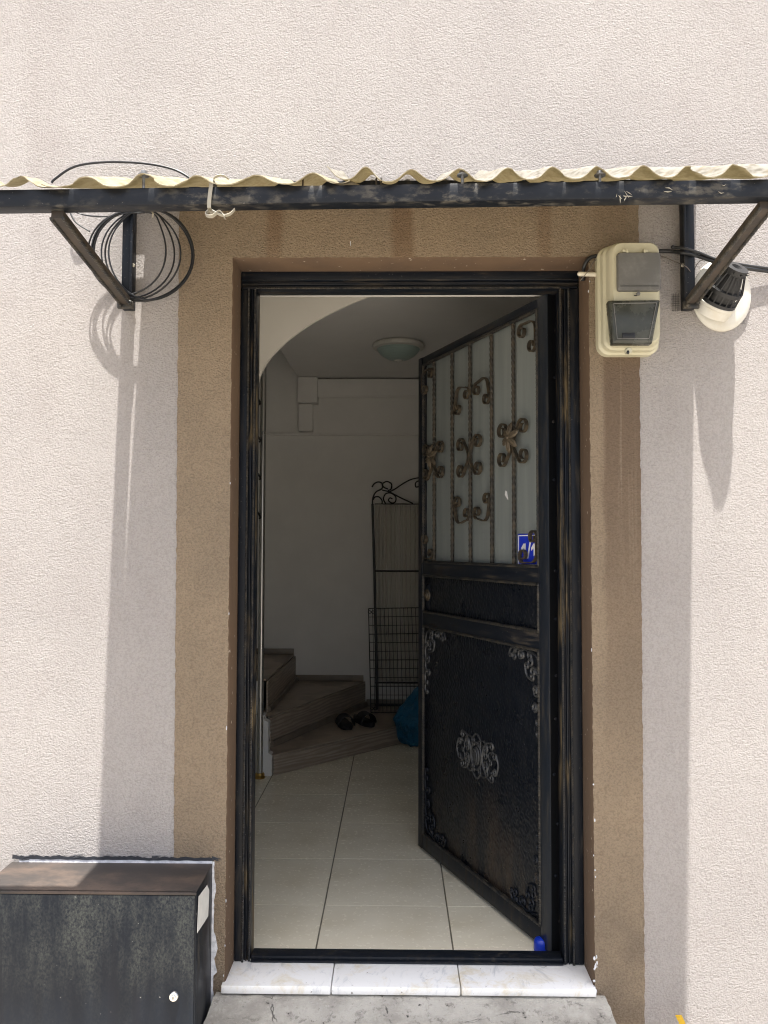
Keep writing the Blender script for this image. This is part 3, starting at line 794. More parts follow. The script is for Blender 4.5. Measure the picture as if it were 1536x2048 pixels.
def sheet(name, xa, xb, T, A, ph, y_front, y_back, mats, base=0., slope=.445, lift=None, rag=.004, skew=0., zoff=0.):
    """corrugated sheet, real wave, slightly ragged front edge"""
    nx = int((xb-xa)/T*18); ny = 14; g = G(); g.smooth = 60
    top, bot = [], []
    for j in range(ny+1):
        v = j/ny; rt_, rb_ = [], []
        for i in range(nx+1):
            u = i/nx; y = y_front+(y_back-y_front)*v
            x = xa+(xb-xa)*u + skew*(1-u)*v
            if j == 0:
                ch = mnoise.noise(Vector((x*41, 1.7, base+8)))
                if ch > .22: y += min(.022, (ch-.22)*.09)
                y += rag*mnoise.noise(Vector((x*23, 7.1, base)))*2 + rag*.8*mnoise.noise(Vector((x*90, 3.1, base)))
            x0_ = x; x = x + .014*mnoise.noise(Vector((x0_*5.3, 2.7, base)))
            am = A*(1+.45*mnoise.noise(Vector((x*4.1, v*1.2, base))))
            wv_ = math.cos(2*math.pi*(x/T)+ph)
            wv_ = wv_*.86 + .14*math.cos(4*math.pi*x/T+2*ph)
            x = x0_
            z = 2.137 + A + am*wv_ + slope*(y+.56) + ZS*x + zoff + .006*mnoise.noise(Vector((x*6, y*5, base+3)))
            if lift: z += lift(x, v)
            rt_.append(g.bm.verts.new((x, y, z+.0012))); rb_.append(g.bm.verts.new((x, y, z-.0012)))
        top.append(rt_); bot.append(rb_)
    for j in range(ny):
        for i in range(nx):
            f = g.bm.faces.new((top[j][i], top[j][i+1], top[j+1][i+1], top[j+1][i])); f.material_index = 0
            f = g.bm.faces.new((bot[j][i], bot[j+1][i], bot[j+1][i+1], bot[j][i+1])); f.material_index = 1
    def side(t_, b_):
        for i in range(len(t_)-1): g.bm.faces.new((t_[i], b_[i], b_[i+1], t_[i+1])).material_index = 1
    side(top[0], bot[0]); side(top[-1][::-1], bot[-1][::-1])
    side([r[0] for r in top][::-1], [r[0] for r in bot][::-1]); side([r[-1] for r in top], [r[-1] for r in bot])
    return g.build(name, mats, can, recalc=False)
XL = -.775
T2 = .1062
c0 = P(735, 360, -.56).x
sheet('sheet', P(655, 360, -.56).x, .915, T2, .0180, -2*math.pi*c0/T2, -.575, -.003, [FIB_TOP, FIB_UNDER], 1.0, slope=.455, rag=.005,
      lift=lambda x, v: .012*max(0, 1-(x+.16)/.09) if x < -.07 else 0)
T1 = .132
c1 = P(285, 360, -.56).x
o = sheet('sheet', -.828, P(700, 360, -.56).x, T1, .0150, -2*math.pi*c1/T1, -.578, -.003, [FIB_YEL, FIB_UNDER], 5.0, slope=.440, rag=.007, skew=.070, zoff=-.001)
o['label'] = 'yellower sheet with a broken front edge'
o = sheet('sheet_offcut', -1.40, -.818, .110, .0135, -2*math.pi*P(50, 360, -.56).x/.11, -.578, -.500, [FIB_YEL, FIB_UNDER], 9.0, slope=.44, rag=.006)
for px, crest in ((287, 0), (925, 1), (1200, 1)):
    q = P(px, 378, -.553); zt = P(px, 350, -.553).z + .004
    g = G()
    g.tube([(q.x, -.553, 2.137+zr(q.x)), (q.x, -.553, zt)], .0036, 8)
    M_ = Matrix.Translation((q.x, -.553, zt-.006))
    g.lathe([(.0035, 0), (.013, 0), (.0135, .002), (.0035, .003)], M_, 16)
    g.lathe([(.001, .003), (.0075, .003), (.0075, .011), (.001, .0112)], M_, 6)
    g.build('bolt', GALV, can)
for px in (605, 752, 762):
    q = P(px, 372, -.545)
    g = G(); g.tube([(q.x, -.545, 2.136+zr(q.x)), (q.x+.001, -.543, 2.160+zr(q.x))], .0022, 6); g.build('nail', RUSTY, can)

# white strap tied round the beam
x = P(421, 400, -.56).x; zc = 2.1157+zr(x)
g = G(); g.smooth = 50
loop = []
for i in range(33):
    a = 2*math.pi*i/32
    cx_, cz_ = math.cos(a), math.sin(a)
    k = 1/max(abs(cx_)/.025, abs(cz_)/.034)
    loop.append((x+.003*cz_, -.54+cx_*k*.98, zc+.004+cz_*k))
g.strap(loop, (1, 0, 0), .009, .0018)
tl = smoothpath([(x-.004, -.55, zc-.028), (x+.014, -.560, zc-.042), (x+.032, -.564, zc-.050), (x+.048, -.564, zc-.046), (x+.058, -.562, zc-.034)], 6)
g.strap(tl, (0, -1, .4), .008, .0016)
tl = smoothpath([(x-.002, -.55, zc-.028), (x-.012, -.556, zc-.044), (x+.004, -.56, zc-.05), (x+.022, -.563, zc-.040), (x+.036, -.566, zc-.056)], 6)
g.strap(tl, (0, -1, .4), .010, .0016)
tl = smoothpath([(x, -.552, zc+.036), (x+.010, -.556, zc+.046), (x+.026, -.556, zc+.050), (x+.040, -.55, zc+.044)], 6)
g.strap(tl, (0, -1, .6), .006, .0016)
tag(g.build('tied_strap', TIE), 'white plastic strap knotted round the black canopy beam', 'strap')

# ================================================================== METER BOX
mb = thing('meter_box', 'cream plastic electricity meter box with two smoked windows beside the doorway', 'meter box', (.69, 0, 1.86))
def rrect(cx, cz, hw, hh, r, y, n=6):
    pts = []
    for (sx_, sz_, a0) in ((1, 1, 0), (-1, 1, 90), (-1, -1, 180), (1, -1, 270)):
        for k in range(n+1):
            a = R(a0+90*k/n); pts.append(Vector((cx+sx_*(hw-r)+r*math.cos(a), y, cz+sz_*(hh-r)+r*math.sin(a))))
    return pts
bl = P(1190, 600, 0).x; brx = P(1311, 690, 0).x; cxm = (bl+brx)/2; hwm = (brx-bl)/2
zbm = P(1250, 713, -.012).z; ztm = zbm+.327; czm = (zbm+ztm)/2; hhm = (ztm-zbm)/2
g = G(); g.smooth = 35
rings = []
for y, ins in ((-.0005, 0), (-.030, 0), (-.034, .004), (-.036, .0075), (-.060, .0085), (-.064, .0125), (-.066, .0155), (-.092, .017), (-.104, .0205), (-.111, .026)):
    top_extra = 0
    rings.append(rrect(cxm, czm+.0, hwm-ins, hhm-ins*.75, .034-ins*.35, y))
g.poly(rings)
g.build('case', CREAM, mb)
# upper hazed lid
u0 = P(1233, 507, -.115); u1 = P(1320, 583, -.115)
g = G(); g.smooth = 35
cu, cw_, hu, hw2 = (u0.x+u1.x)/2, (u0.z+u1.z)/2, (u1.x-u0.x)/2, (u0.z-u1.z)/2
g.poly([rrect(cu, cw_, hu, hw2, .008, y) if i < 2 else rrect(cu, cw_, hu-.003, hw2-.003, .007, y) for i, y in enumerate((-.1115, -.122, -.126))])
lid = g.build('upper_window', SMOKE_UP, mb)
g = G(); g.box(cu-hu+.006, cu+hu-.006, -.1275, -.1262, u1.z+.0115, u1.z+.0130); g.build('lid_ridge', SMOKE_LOW, lid)
q = P(1277, 586, -.128)
g = G(); g.prism([(q.x-.006, -.1285, q.z), (q.x, -.1285, q.z+.007), (q.x+.006, -.1285, q.z), (q.x+.004, -.1285, q.z-.006), (q.x-.004, -.1285, q.z-.006)], (0, .006, 0), .001); g.build('latch', SMOKE_UP, mb)
for px in (1250, 1292):
    q = P(px, 502, -.118)
    g = G(); g.box(q.x-.008, q.x+.006, -.122, -.1115, q.z-.004, q.z+.005, .0015); g.box(q.x+(.002 if px < 1270 else -.008), q.x+(.008 if px < 1270 else -.0025), -.124, -.1222, q.z-.007, q.z+.004, .001)
    g.build('lid_hinge', CREAM, mb)
q = P(1271, 591, -.112); G().box(q.x-.004, q.x+.004, -.1125, -.1112, q.z-.0012, q.z+.0012).build('slot', DARKPL, mb)
# lower smoked window: a bulging trapezium
tl_, tr_, br_, bl_ = P(1214, 604, -.114), P(1317, 603, -.114), P(1301, 690, -.114), P(1222, 690, -.114)
def trap(ins, y, dz=0):
    c_ = (tl_+tr_+br_+bl_)/4; out = []
    for q_ in (tl_, tr_, br_, bl_):
        d_ = (c_-q_); d_.y = 0; out.append(Vector((q_.x, y, q_.z)) + d_.normalized()*ins)
    return out
g = G(); g.smooth = 0
t_ = bmesh.new()
g.poly([trap(0, -.100), trap(0, -.128), trap(.008, -.136)])
bmesh.ops.bevel(g.bm, geom=[e for e in g.bm.edges], offset=.003, segments=2, affect='EDGES', profile=.5)
g.smooth = 40
lw = g.build('lower_window', SMOKE_LOW, mb)
g = G()
tt = trap(.017, -.1372)
for a, b in ((0, 1), (1, 2), (2, 3), (3, 0)):
    g.tube([tt[a], tt[b]], .0013, 6)
g.build('window_groove', SMOKE_UP, lw)
q = P(1258, 671, -.14); G().box(q.x-.018, q.x+.018, -.1385, -.1365, q.z-.008, q.z+.008, .0008).build('meter_label', DARKPL, lw)
q = P(1257, 702, -.112)
g = G(); M_ = Matrix.Translation((q.x, -.108, q.z)) @ Matrix.Rotation(R(90), 4, 'X')
g.lathe([(.001, .011), (.008, .011), (.010, .007), (.0105, -.003)], M_, 14); sl_ = g.build('seal_boss', CREAM, mb)
g = G(); g.ball((q.x-.004, -.121, q.z-.006), (.004, .003, .006), u=8, v=6); g.tube([(q.x-.004, -.121, q.z-.004), (q.x-.010, -.118, q.z-.009)], .0012, 5); g.build('seal_wire', DARKPL, sl_)

# ================================================================== FLUE TERMINAL
fc = P(1443, 588, 0)
fl = thing('boiler_flue', 'white boiler flue with slotted black terminal cap sticking out of the stucco', 'flue', (fc.x, 0, fc.z-.1))
fb = P(1428, 611, -.012); tip = P(1474, 534, -.098)
ax = (tip-fb).normalized()
g = G(); g.smooth = 50
rings = []
for y, k in ((-.001, 1.0), (-.005, 1.0), (-.008, .975), (-.011, .85), (-.012, .70), (-.012, .45)):
    rings.append([(fc.x-.002+.089*k*math.cos(2*math.pi*i/40), y - .006*math.sin(2*math.pi*i/40)*0, fc.z-.006+.110*k*math.sin(2*math.pi*i/40)) for i in range(40)])
g.poly(rings); g.build('wall_plate', FLUEW, fl)
FM = Matrix.Translation(fb) @ ax.to_track_quat('Z', 'Y').to_matrix().to_4x4() @ Matrix.Diagonal((1.22, 1.22, 1, 1))
ln = (tip-fb).length
g = G(); g.smooth = 40
g.lathe([(.047, -.020), (.047, .006), (.0490, .008), (.0490, .016), (.044, .018)], FM, 32); g.build('white_collar', FLUEW, fl)
g = G(); g.smooth = 40
g.lathe([(.036, .010), (.036, .060), (.031, .085), (.022, ln-.014), (.001, ln-.014)], FM, 28); g.build('inner_core', DARKPL, fl)
g = G(); g.smooth = 30
g.lathe([(.0450, .012), (.0475, .013), (.0475, .026), (.0450, .027)], FM, 32)
g.lathe([(.0440, .050), (.0465, .051), (.0465, .063), (.0430, .064)], FM, 32)
g.lathe([(.0255, ln-.020), (.029, ln-.018), (.029, ln), (.013, ln+.001), (.007, ln-.010), (.001, ln-.011)], FM, 28)
for k in range(18):
    a = 2*math.pi*k/18
    for (r0, h0, r1, h1) in ((.0458, .026, .0452, .051), (.0445, .063, .0285, ln-.016)):
        q0_ = FM @ Vector((r0*math.cos(a), r0*math.sin(a), h0)); q1_ = FM @ Vector((r1*math.cos(a), r1*math.sin(a), h1))
        g.tube([q0_, q1_], .0021, 4)
for k in range(10):
    a = 2*math.pi*k/10+.2
    q0_ = FM @ Vector((.028*math.cos(a), .028*math.sin(a), ln-.010)); q1_ = FM @ Vector((.036*math.cos(a), .036*math.sin(a), ln-.002))
    g.tube([q0_, q1_], .0022, 4, taper=lambda u: 1-.7*u)
g.build('slotted_cap', DARKPL, fl)
# rendering mesh showing round the flue plate
g = G()
cx0, cz0 = P(1478, 640, -.002).x, P(1478, 640, -.002).z
for i in range(9):
    g.tube([(cx0-.03+i*.0055, -.0032, cz0-.014+.004*random.random()), (cx0-.03+i*.0055, -.0032, cz0+.018+i*.002)], .0005, 4)
for i in range(7):
    g.tube([(cx0-.032, -.0038, cz0-.012+i*.0055), (cx0+.018+.003*random.random(), -.0038, cz0-.012+i*.0055)], .0005, 4)
pm = P(1352, 610, -.002)
for i in range(5):
    g.tube([(pm.x-.012+i*.005, -.0032, pm.z-.02), (pm.x-.012+i*.005, -.0032, pm.z+.035)], .0005, 4)
for i in range(9):
    g.tube([(pm.x-.013, -.0038, pm.z-.018+i*.0055), (pm.x+.010, -.0038, pm.z-.018+i*.0055)], .0005, 4)
g.build('render_mesh', WIREM, fl)['kind'] = 'stuff'

# ================================================================== CABLES
# coil hanging on the left bracket
g = G(); g.smooth = 60
coilc = P(288, 511, -.03)
defs = [(-.002, .000, .142, .140, 0, -.07), (.000, .002, .137, .139, 4, -.075), (-.026, .004, .128, .138, -8, -.08), (-.030, .003, .116, .134, 10, -.085), (.012, .000, .128, .138, 5, -.068),
        (.020, -.002, .122, .136, -3, -.09), (-.040, .006, .100, .128, 14, -.078), (.026, .000, .118, .137, 2, -.095)]
for (dx, dz, rx, rz_, tl_a, yy) in defs:
    pts = []
    for i in range(49):
        a = 2*math.pi*i/48
        sq = 1+.05*math.cos(2*a+.7)
        q = Vector(((rx+.006)*math.cos(a)*sq, 0, (rz_+.003)*math.sin(a)))
        q = Matrix.Rotation(R(tl_a), 3, 'Y') @ q
        pinch = max(0, math.sin(a))**8
        pinb = max(0, math.cos(a+R(45)))**4
        X_ = coilc.x + dx*(1-.7*pinch) + q.x*(1) ; Z_ = coilc.z + dz*(1-pinch) + q.z
        pts.append((X_, yy + .022*math.sin(a*1+dx*40) - .02*max(0, math.sin(a)), Z_))
    pts = [(x_, -.040+(yy+.075)*.2, z_) for x_, y_, z_ in pts]
    g.tube(pts, .0027, 6)
g2 = smoothpath([P(150, 424, -.02), P(175, 431, -.02), P(215, 433, -.03), P(250, 427, -.043), P(290, 425, -.043)], 6); g.tube(g2, .0024, 6)
coil = tag(g.build('cable_coil', CABLE), 'coil of thin black cable hung on the left canopy bracket', 'cable')
g = G(); g.tube(smoothpath([P(140, 424, -.02), P(152, 445, -.02), P(180, 463, -.012)], 6), .0028, 6); g.build('loose_end', CABLE, coil)
g = G(); q = P(308, 432, -.10); g.strap([(q.x-.004, -.112, q.z+.012), (q.x+.002, -.115, q.z), (q.x-.002, -.108, q.z-.010)], (1, 0, .5), .005, .0014); g.build('cable_tie', TIE, coil)
# arc of cable on the wall above the canopy
g = G(); g.smooth = 60
g.tube(smoothpath([P(x, y, -.02) for x, y in ((104, 366), (110, 358), (150, 333), (215, 324), (290, 327), (345, 338), (378, 355), (384, 366))], 5), .0036, 8)
tag(g.build('wall_cable', CABLE), 'black cable bowed in an arc above the left end of the canopy', 'cable')
# thick cable behind the meter box and along to the right
g = G(); g.smooth = 60
g.tube(smoothpath([P(1166, 560, .03), P(1168, 535, -.004), P(1178, 517, -.014), P(1200, 511, -.014), P(1260, 506, -.012), P(1322, 502, -.010), P(1348, 503, -.018), P(1362, 505, -.042), P(1380, 508, -.044), P(1398, 513, -.018), P(1440, 527, -.026), P(1490, 536, -.018), P(1545, 544, -.012), P(1600, 556, -.012)], 6), .0058, 8)
tag(g.build('wall_cable', CABLE), 'thick black cable running from the door frame corner behind the meter box', 'cable')
g = G(); g.smooth = 60
g.tube(smoothpath([P(1346, 494, -.034), P(1370, 497, -.052), P(1384, 501, -.050), P(1402, 507, -.026), P(1440, 521, -.028), P(1500, 532, -.018), P(1560, 539, -.014)], 6), .0045, 8)
q = P(1346, 494, -.034); g.ball(q, (.007, .006, .006), u=10, v=6)
tag(g.build('cut_cable', CABLE), 'black cable with a taped cut end poking past the right bracket', 'cable')
g = G(); g.smooth = 60
g.tube(smoothpath([P(1160, 562, -.02), P(1178, 540, -.03), P(1192, 520, -.02), P(1230, 510, -.002), P(1300, 508, -.002), P(1322, 512, -.006), P(1345, 521, -.012), P(1372, 533, -.046), P(1385, 545, -.02), P(1400, 522, -.02), P(1440, 515, -.02)], 5), .0013, 5)
tag(g.build('thin_wire', plain('wire_grey', (.16, .14, .12), .6)), 'thin grey wire looping past the meter box to the flue', 'wire')
g = G(); g.smooth = 50
a, b = P(1159, 548, -.012), P(1196, 549, -.012)
g.tube([a, a+(b-a)*.06, b], .0068, 12); g.ball(a, .0068, u=12, v=8)
tag(g.build('conduit', CONDUIT), 'short cream conduit stub entering the left side of the meter box', 'conduit')
# cable shadowed strand in front of the left wall
# ================================================================== BLACK CABINET
bx0, bx1, by, bz = -1.13, P(425, 1727, 0).x, -.193, .353
cab = thing('meter_cabinet', 'black painted steel cabinet with a rusty top standing against the wall', 'cabinet', ((bx0+bx1)/2, by/2, -.36))
g = G(); g.box(bx0, bx1, by+.004, -.001, -.36, bz-.003, .003); g.build('body', BLACK_PLAIN, cab)
g = G(); g.box(bx0-.002, bx1+.0015, by+.001, -.0015, bz-.0025, bz, .001); g.build('top', CABTOP, cab)
g = G(); g.box(bx0+.003, bx1-.0035, by-.002, by+.0035, -.34, bz-.012, .0025); dr = g.build('cabinet_door', CABINET, cab)
g = G(); g.box(bx0, bx1+.001, by-.004, by+.0038, bz-.0105, bz-.0030, .0015); g.build('top_lip', CABTOP, cab)
q = P(348, 1992, by-.004)
g = G(); g.smooth = 40; M_ = Matrix.Translation((q.x, by-.002, q.z)) @ Matrix.Rotation(R(90), 4, 'X')
g.lathe([(.0010, .012), (.0062, .012), (.0068, .009), (.0110, .009), (.0135, .006), (.0138, -.001)], M_, 28); lk = g.build('lock', CHROME, dr)
g = G(); g.box(q.x-.0012, q.x+.0012, by-.0146, by-.0141, q.z-.004, q.z+.003); g.build('keyhole', DARKPL, lk)
xs = bx1+.0022
def side_pt(px, py):
    d = ray(px, py); return CAM + d*((xs-CAM.x)/d.x)
g = G(); g.smooth = 0
g.prism([side_pt(x, y) for x, y in ((397, 1793), (414, 1770), (418, 1780), (416, 1832), (408, 1845), (394, 1866))], (.0008, 0, 0))
g.build('paper_label', PAPER, cab)
# silver sealant and black brush strokes where the cabinet meets the wall
def smear(g, pts, wd, y, seed):
    a, b = [], []
    for i, (x, z) in enumerate(pts):
        r_ = mnoise.noise(Vector((x*60, seed, 0)))*wd*.5
        a.append(g.bm.verts.new((x, y, z+wd/2+r_+random.uniform(-.0012, .0012)))); b.append(g.bm.verts.new((x, y-.0008, z-wd/2+r_*.4)))
    for i in range(len(a)-1): g.bm.faces.new((a[i], a[i+1], b[i+1], b[i]))
g = G()
smear(g, [(bx0+.02+(bx1-bx0-.02)*i/90, bz+.0045) for i in range(91)], .012, -.0045, 1.2)
vs_ = []
for i in range(61):
    z = bz+.006-(.58)*i/60; wv_ = .006+.010*max(0, mnoise.noise(Vector((z*16, 5, 2))))+.010*(1 if .04 < z < .16 else 0)*abs(math.sin(z*40))
    vs_.append((g.bm.verts.new((bx1+.0005, -.0048, z)), g.bm.verts.new((bx1+wv_+random.uniform(0, .002), -.0042, z))))
for a, b in zip(vs_, vs_[1:]): g.bm.faces.new((a[0], b[0], b[1], a[1]))
g.build('silver_sealant', SMEAR, facade)
g = G()
smear(g, [(bx0+.0+(bx1+.006-bx0)*i/90, bz+.0135) for i in range(91)], .0095, -.0052, 7.7)
for (x, n_, ln_, dz_) in ((P(148, 1718, 0).x, 5, .035, .006), (P(305, 1718, 0).x, 5, .030, .003), (P(425, 1722, 0).x, 6, .025, -.006), (P(60, 1724, 0).x, 6, -.030, -.004)):
    for k in range(n_):
        zz = bz+.014+random.uniform(-.005, .006)
        g.tube([(x, -.005, zz), (x+ln_*.5, -.0055, zz+dz_*.6+random.uniform(-.002, .002)), (x+ln_*random.uniform(.7, 1.1), -.005, zz+dz_+random.uniform(-.003, .003))], .0016, 4, taper=lambda u: 1.2-u)
g.build('black_brush_mark', TAR, facade)

# ================================================================== YELLOW STRIP
p = P(1358, 2032, -.06)
g = G(); g.smooth = 50
g.strap(smoothpath([p+Vector((.030, .01, -.33)), p+Vector((.016, .005, -.12)), p+Vector((.010, 0, -.03)), p+Vector((.004, 0, -.010)), p+Vector((-.003, -.004, .004))], 6), (.85, -.5, .3), .017, .003)
tag(g.build('yellow_strip', YELLOW), 'bright yellow plastic strip sticking up at the foot of the wall', 'strip')

# ================================================================== INSIDE THE HALL
# winder stair
Z1_, Z2_, Z3_ = .118, .300, .495
st = thing('winder_stair', 'grey brown laminate winder stair turning left at the back of the hall', 'stairs', (-.6, 2.9, 0))
A0 = Zp(545, 1551, 0); B0 = Zp(835, 1478, 0)
dirR = (B0-A0).normalized(); B0 = A0 + dirR*2.0
inn = Vector((-dirR.y, dirR.x, 0))
if inn.y < 0: inn = -inn
A2 = Zp(538, 1494, Z1_); B2 = Vector((P(728, 1400, 3.54).x, 3.545, Z1_))
A3 = Zp(532, 1424, Z2_); B3 = Vector((P(588, 1350, 3.54).x, 3.545, Z2_))
def cap(B): return B
xR = HRt-.005
tt_ = min((xR-A0.x)/dirR.x, (3.54-A0.y)/dirR.y); Br = A0+dirR*tt_
def board(name, a, b, z0, z1, th, m, off=0):
    d = (b-a); d.z = 0; d.normalize(); nrm = Vector((d.y, -d.x, 0))
    g = G(); g.smooth = 30
    g.prism([Vector((q.x, q.y, z0))+nrm*off for q in (a, b)] + [Vector((q.x, q.y, z1))+nrm*off for q in (b, a)], nrm*th, .0015, 1)
    return g.build(name, m, st)
def slab(name, pts, z, th, m):
    g = G(); g.smooth = 30; g.prism([Vector((q[0], q[1], z-th)) for q in pts], (0, 0, th), .0015, 1)
    return g.build(name, m, st)
board('riser', A0, Br, 0.001, Z1_-.013, .012, LAM)
slab('tread', [(A0.x, A0.y-.014), (Br.x, Br.y-.014), (Br.x, 3.545), (A2.x-.02, 3.545), (A2.x-.02, A2.y)], Z1_, .012, LAM)
board('riser', A2, B2, Z1_+.001, Z2_-.013, .012, LAM)
slab('tread', [(A2.x, A2.y-.012), (B2.x+.01, B2.y), (A3.x-.03, 3.545), (A3.x-.03, A3.y)], Z2_, .012, LAM)
board('riser', A3, B3, Z2_+.001, Z3_-.013, .012, LAM)
slab('tread', [(A3.x, A3.y), (B3.x, B3.y), (HL+.01, 3.545), (HL+.01, A3.y)], Z3_, .012, LAM)
board('skirting', A2, B2, Z1_+.0005, Z1_+.038, .018, SKIRT, .0125)
board('skirting', A3, B3, Z2_+.0005, Z2_+.034, .018, SKIRT, .0125)
g = G(); g.box(B3.x+.014, B2.x-.004, 3.531, 3.5495, Z2_+.0005, P(660, 1350, 3.54).z, .002); g.build('skirting', SKIRT, st)
g = G(); g.box(HL+.01, B3.x-.002, 3.531, 3.5495, Z3_+.0005, P(550, 1297, 3.54).z, .002); g.build('skirting', SKIRT, st)
g = G(); g.box(B2.x+.018, xR, 3.531, 3.5495, Z1_+.0005, Z1_+.052, .002); g.build('skirting', SKIRT, st)
g = G(); g.box(HL+.005, A0.x-.105, A3.y+.02, A3.y+.06, .001, Z3_-.0125); g.build('plaster_side', PLASTER, st)
# raw plaster end of the steps at the pole
g = G(); g.smooth = 50; rings = []
for i in range(25):
    z = .001+.34*i/24; e = .006*mnoise.noise(Vector((z*30, 1, 1)))+.004*mnoise.noise(Vector((z*90, 4, 1)))
    xr = A0.x-.002+e - (.022 if z > Z1_ else 0) - (.022 if z > Z2_ else 0)
    rings.append([(A0.x-.10, A0.y-.016, z), (xr, A0.y-.016, z), (xr, A0.y+.05, z), (A0.x-.10, A0.y+.05, z)])
g.poly(rings); g.build('plaster_end', PLASTER, st)
# pole
pp = Zp(519.5, 1556, 0)
pole = thing('steel_pole', 'brushed steel pole with brass foot ring at the inner end of the stair', 'pole', (pp.x, pp.y, 0))
g = G(); g.smooth = 40; g.lathe([(.0165, .001), (.0165, 2.50)], Matrix.Translation((pp.x, pp.y, 0)), 20); g.build('tube', STEEL, pole)
g = G(); g.smooth = 40; g.lathe([(.029, .0005), (.030, .008), (.026, .014), (.028, .020), (.024, .028), (.0168, .030)], Matrix.Translation((pp.x, pp.y, 0)), 20); g.build('foot_ring', BRASS, pole)
# hooks of a black rail beside the pole
hk = thing('hook_rail', 'black rail with slanting hooks behind the steel pole', 'hook rail', (pp.x-.05, pp.y+.03, 0))
g = G(); q0_ = P(508, 1140, pp.y+.05); q1_ = P(511, 785, pp.y+.05)
g.tube([(q0_.x-.022, q0_.y, q0_.z), (q1_.x-.016, q1_.y, q1_.z)], .010, 8); g.build('rail', IRON, hk)
for py in (800, 875, 950, 1028):
    a = P(508, py-14, pp.y+.02); b = P(520, py+4, pp.y-.03); c2_ = P(519, py+9, pp.y-.03)
    g = G(); g.tube(smoothpath([a+Vector((-.01, .02, .01)), a, b, c2_], 4), .006, 6); g.build('hook', IRON, hk)

# ceiling lamp
lp = Zp(797, 686, CE)
lamp = thing('ceiling_lamp', 'round white ceiling lamp with perforated glass bowl in the hall', 'ceiling lamp', (lp.x, lp.y, CE))
rr = (P(849, 700, lp.y).x-P(745, 700, lp.y).x)/2
M_ = Matrix.Translation((lp.x, lp.y, CE-.001)) @ Matrix.Rotation(R(180), 4, 'X')
g = G(); g.lathe([(rr*.86, 0), (rr*.97, .008), (rr, .020), (rr*.97, .034), (rr*.84, .040), (rr*.80, .036)], M_, 40); g.build('rim', LAMPW, lamp)
g = G(); g.smooth = 60; g.lathe([(rr*.83, .038), (rr*.76, .058), (rr*.62, .080), (rr*.42, .098), (rr*.20, .107), (.001, .109)], M_, 40); g.build('glass_bowl', LAMPG, lamp)
g = G(); g.lathe([(.026, .100), (.029, .108), (.024, .114), (.014, .115), (.010, .112), (.001, .112)], M_, 20); g.build('finial', LAMPW, lamp)

# black scroll-topped screen with string curtain
SY = 3.42
scn = thing('folding_screen', 'black scroll topped metal screen with string curtain against the back wall', 'screen', (P(838, 1415, SY).x, SY, Z1_))
def SP(px, py): return P(px, py, SY)
mirror_x = SP(842, 1000).x
def mir(pts): return [Vector((2*mirror_x-p.x, p.y, p.z)) for p in pts]
xl = SP(746, 1000); zt = SP(746, 1000).z
def rod(pts, name, r=.0065):
    for q in (pts, mir(pts)):
        g = G(); g.smooth = 50; g.tube(q, r, 6); g.build(name, IRON, scn)
rod([Vector((SP(754, 1418).x, SY, Z1_+.003)), SP(752, 1300), SP(749, 1150), SP(745, 1008)], 'upright', .009)
S1 = smoothpath([SP(745, 1008), SP(746, 995), SP(752, 984), SP(764, 977), SP(764, 967), SP(757, 964), SP(749, 967), SP(744, 974)], 5)
S2 = smoothpath([SP(776, 978), SP(767, 974), SP(766, 967), SP(774, 963), SP(783, 968), SP(782, 978), SP(776, 981)], 5)
S3 = smoothpath([SP(778, 984), SP(790, 978), SP(808, 966), SP(825, 958), SP(842, 955)], 5)
S4 = smoothpath([SP(764, 980), SP(779, 984), SP(800, 995), SP(826, 1007)], 5)
S5 = smoothpath([SP(771, 1007), SP(767, 998), SP(771, 988), SP(781, 986), SP(791, 993), SP(791, 1003), SP(784, 1006), SP(777, 1001), SP(780, 996), SP(785, 998)], 5)
S6 = smoothpath([SP(746, 1000), SP(750, 994), SP(758, 994), SP(764, 1001), SP(764, 1008)], 5)
S7 = smoothpath([SP(840, 972), SP(832, 974), SP(831, 966), SP(837, 962), SP(842, 964)], 5)
for S_ in (S1, S2, S3, S4, S5, S6, S7): rod(S_, 'scroll', .0055)
for py in (1008, 1142, 1365, 1410):
    a = SP(750, py); g = G(); g.tube([a, Vector((2*mirror_x-a.x, SY, a.z))], .007 if py > 1010 else .004, 6); g.build('crossbar', IRON, scn)
g = G(); g.smooth = 60
xa, xb = SP(750, 1200).x, 2*mirror_x-SP(750, 1200).x; zt, zb_ = SP(750, 1010).z, SP(750, 1362).z
nn = 120; vs_ = []
for i in range(nn+1):
    x = xa+(xb-xa)*i/nn; yy = SY+.012+.006*math.sin(i*1.9)+.004*math.sin(i*.7)
    vs_.append([g.bm.verts.new((x, yy+.004*math.sin(i*.31+k), zt+(zb_-zt)*k/6)) for k in range(7)])
for a, b in zip(vs_, vs_[1:]):
    for k in range(6): g.bm.faces.new((a[k], a[k+1], b[k+1], b[k]))
g.build('string_curtain', FABRIC, scn)
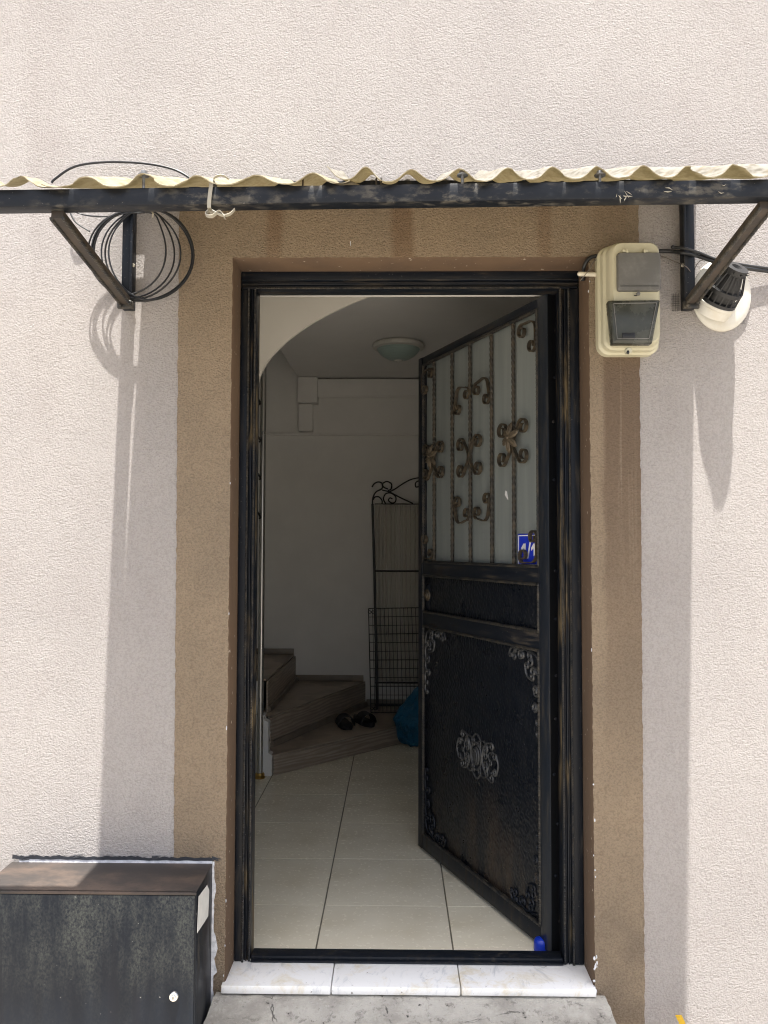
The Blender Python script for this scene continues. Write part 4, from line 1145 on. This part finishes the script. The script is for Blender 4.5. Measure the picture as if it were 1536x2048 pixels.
# wire grid panel leaning in front
GY0, GY1 = 3.30, 3.385
gp = thing('wire_panel', 'black wire grid panel leaning in front of the scroll topped screen', 'wire panel', (P(835, 1420, GY0).x, GY0, Z1_))
q0_, q1_ = P(742, 1420, GY0), P(737, 1217, GY1)
q0_.z = Z1_+.004
wpan = .62
def gpt(u, v): 
    a = q0_.lerp(q1_, v); return Vector((a.x+wpan*u, a.y, a.z+.012*u*(v)))
g = G()
for k in range(23):
    u = k/22; g.tube([gpt(u, 0), gpt(u, 1)], .0022 if k not in (0, 22) else .004, 5)
for k in range(13):
    v = k/12; g.tube([gpt(0, v), gpt(1, v)], .0022 if k % 3 else .0034, 5)
g.build('wire_grid', IRON, gp)
for u, v in ((.012, .965), (.05, .965), (.012, .04), (.05, .04)):
    c_ = gpt(u, v); g = G(); g.tube([c_+Vector((.010*math.cos(a_*math.pi/6), -.004, .010*math.sin(a_*math.pi/6))) for a_ in range(13)], .003, 5); g.build('clip_ring', IRON, gp)

# sandals
def sandal(px, py, rz, name_label):
    p = Zp(px, py, Z1_)
    o = thing('slide_sandal', name_label, 'sandal', (p.x, p.y, Z1_), rz, 'pair of black slide sandals')
    g = G(); g.smooth = 50; rings = []
    for z, k in ((.0005, .93), (.006, 1.0), (.020, 1.0), (.028, .97), (.030, .86)):
        ring = []
        for i in range(28):
            a = 2*math.pi*i/28; l_ = math.sin(a); wd = .047*(1+.12*l_)-.010*math.exp(-((l_+.1)/.35)**2)
            ring.append((wd*math.cos(a)*k, .135*math.sin(a)*(.98+.02*k), z+.006*max(0, -l_)*(z > .01)))
        rings.append(ring)
    g.poly(rings); g.build('sole', RUBBER, o, local=True)
    g = G(); g.smooth = 50; rings = []
    for i in range(15):
        a = math.pi*i/14
        x_, z_ = .053*math.cos(a), .014+.060*math.sin(a)
        rings.append([(x_, .082, z_), (x_*1.08, .080, z_+.006), (x_*1.10, -.006, z_+.010), (x_, -.010, z_+.003)])
    g.poly(rings); g.build('strap', RUBBER, o, local=True)
    return o
sandal(688, 1452, R(196), 'black slide sandal standing nearer the stair pole on the lowest tread')
sandal(727, 1447, R(208), 'black slide sandal nearer the wire panel on the lowest tread')

# teal bag
p = Zp(832, 1496, ZF)
g = G(); g.smooth = 80
t_ = bmesh.new(); bmesh.ops.create_icosphere(t_, subdivisions=5, radius=1)
for v in t_.verts:
    c_ = v.co.copy(); h_ = (c_.z+1)/2
    r_ = .150*(1-.55*max(0, h_-.45)/.55*1.2)
    n1 = mnoise.noise(c_*2.3+Vector((4, 1, 2))); n2 = 1-abs(mnoise.noise(c_*3.7+Vector((1, 7, 3))))*2; n3 = 1-abs(mnoise.noise(Vector((c_.x*7, c_.y*7, c_.z*3))))*2
    k = 1+.16*n1+.06*n2+.035*n3
    v.co = Vector((c_.x*r_*k, c_.y*r_*k*.8, max(.001, .185*(c_.z*k+.93))))
g.merge(t_); g.xf(Matrix.Translation((p.x+.015, p.y+.10, ZF)))
tag(g.build('plastic_bag', BAGM), 'crumpled teal plastic bag on the tiles, half hidden by the open door', 'bag')
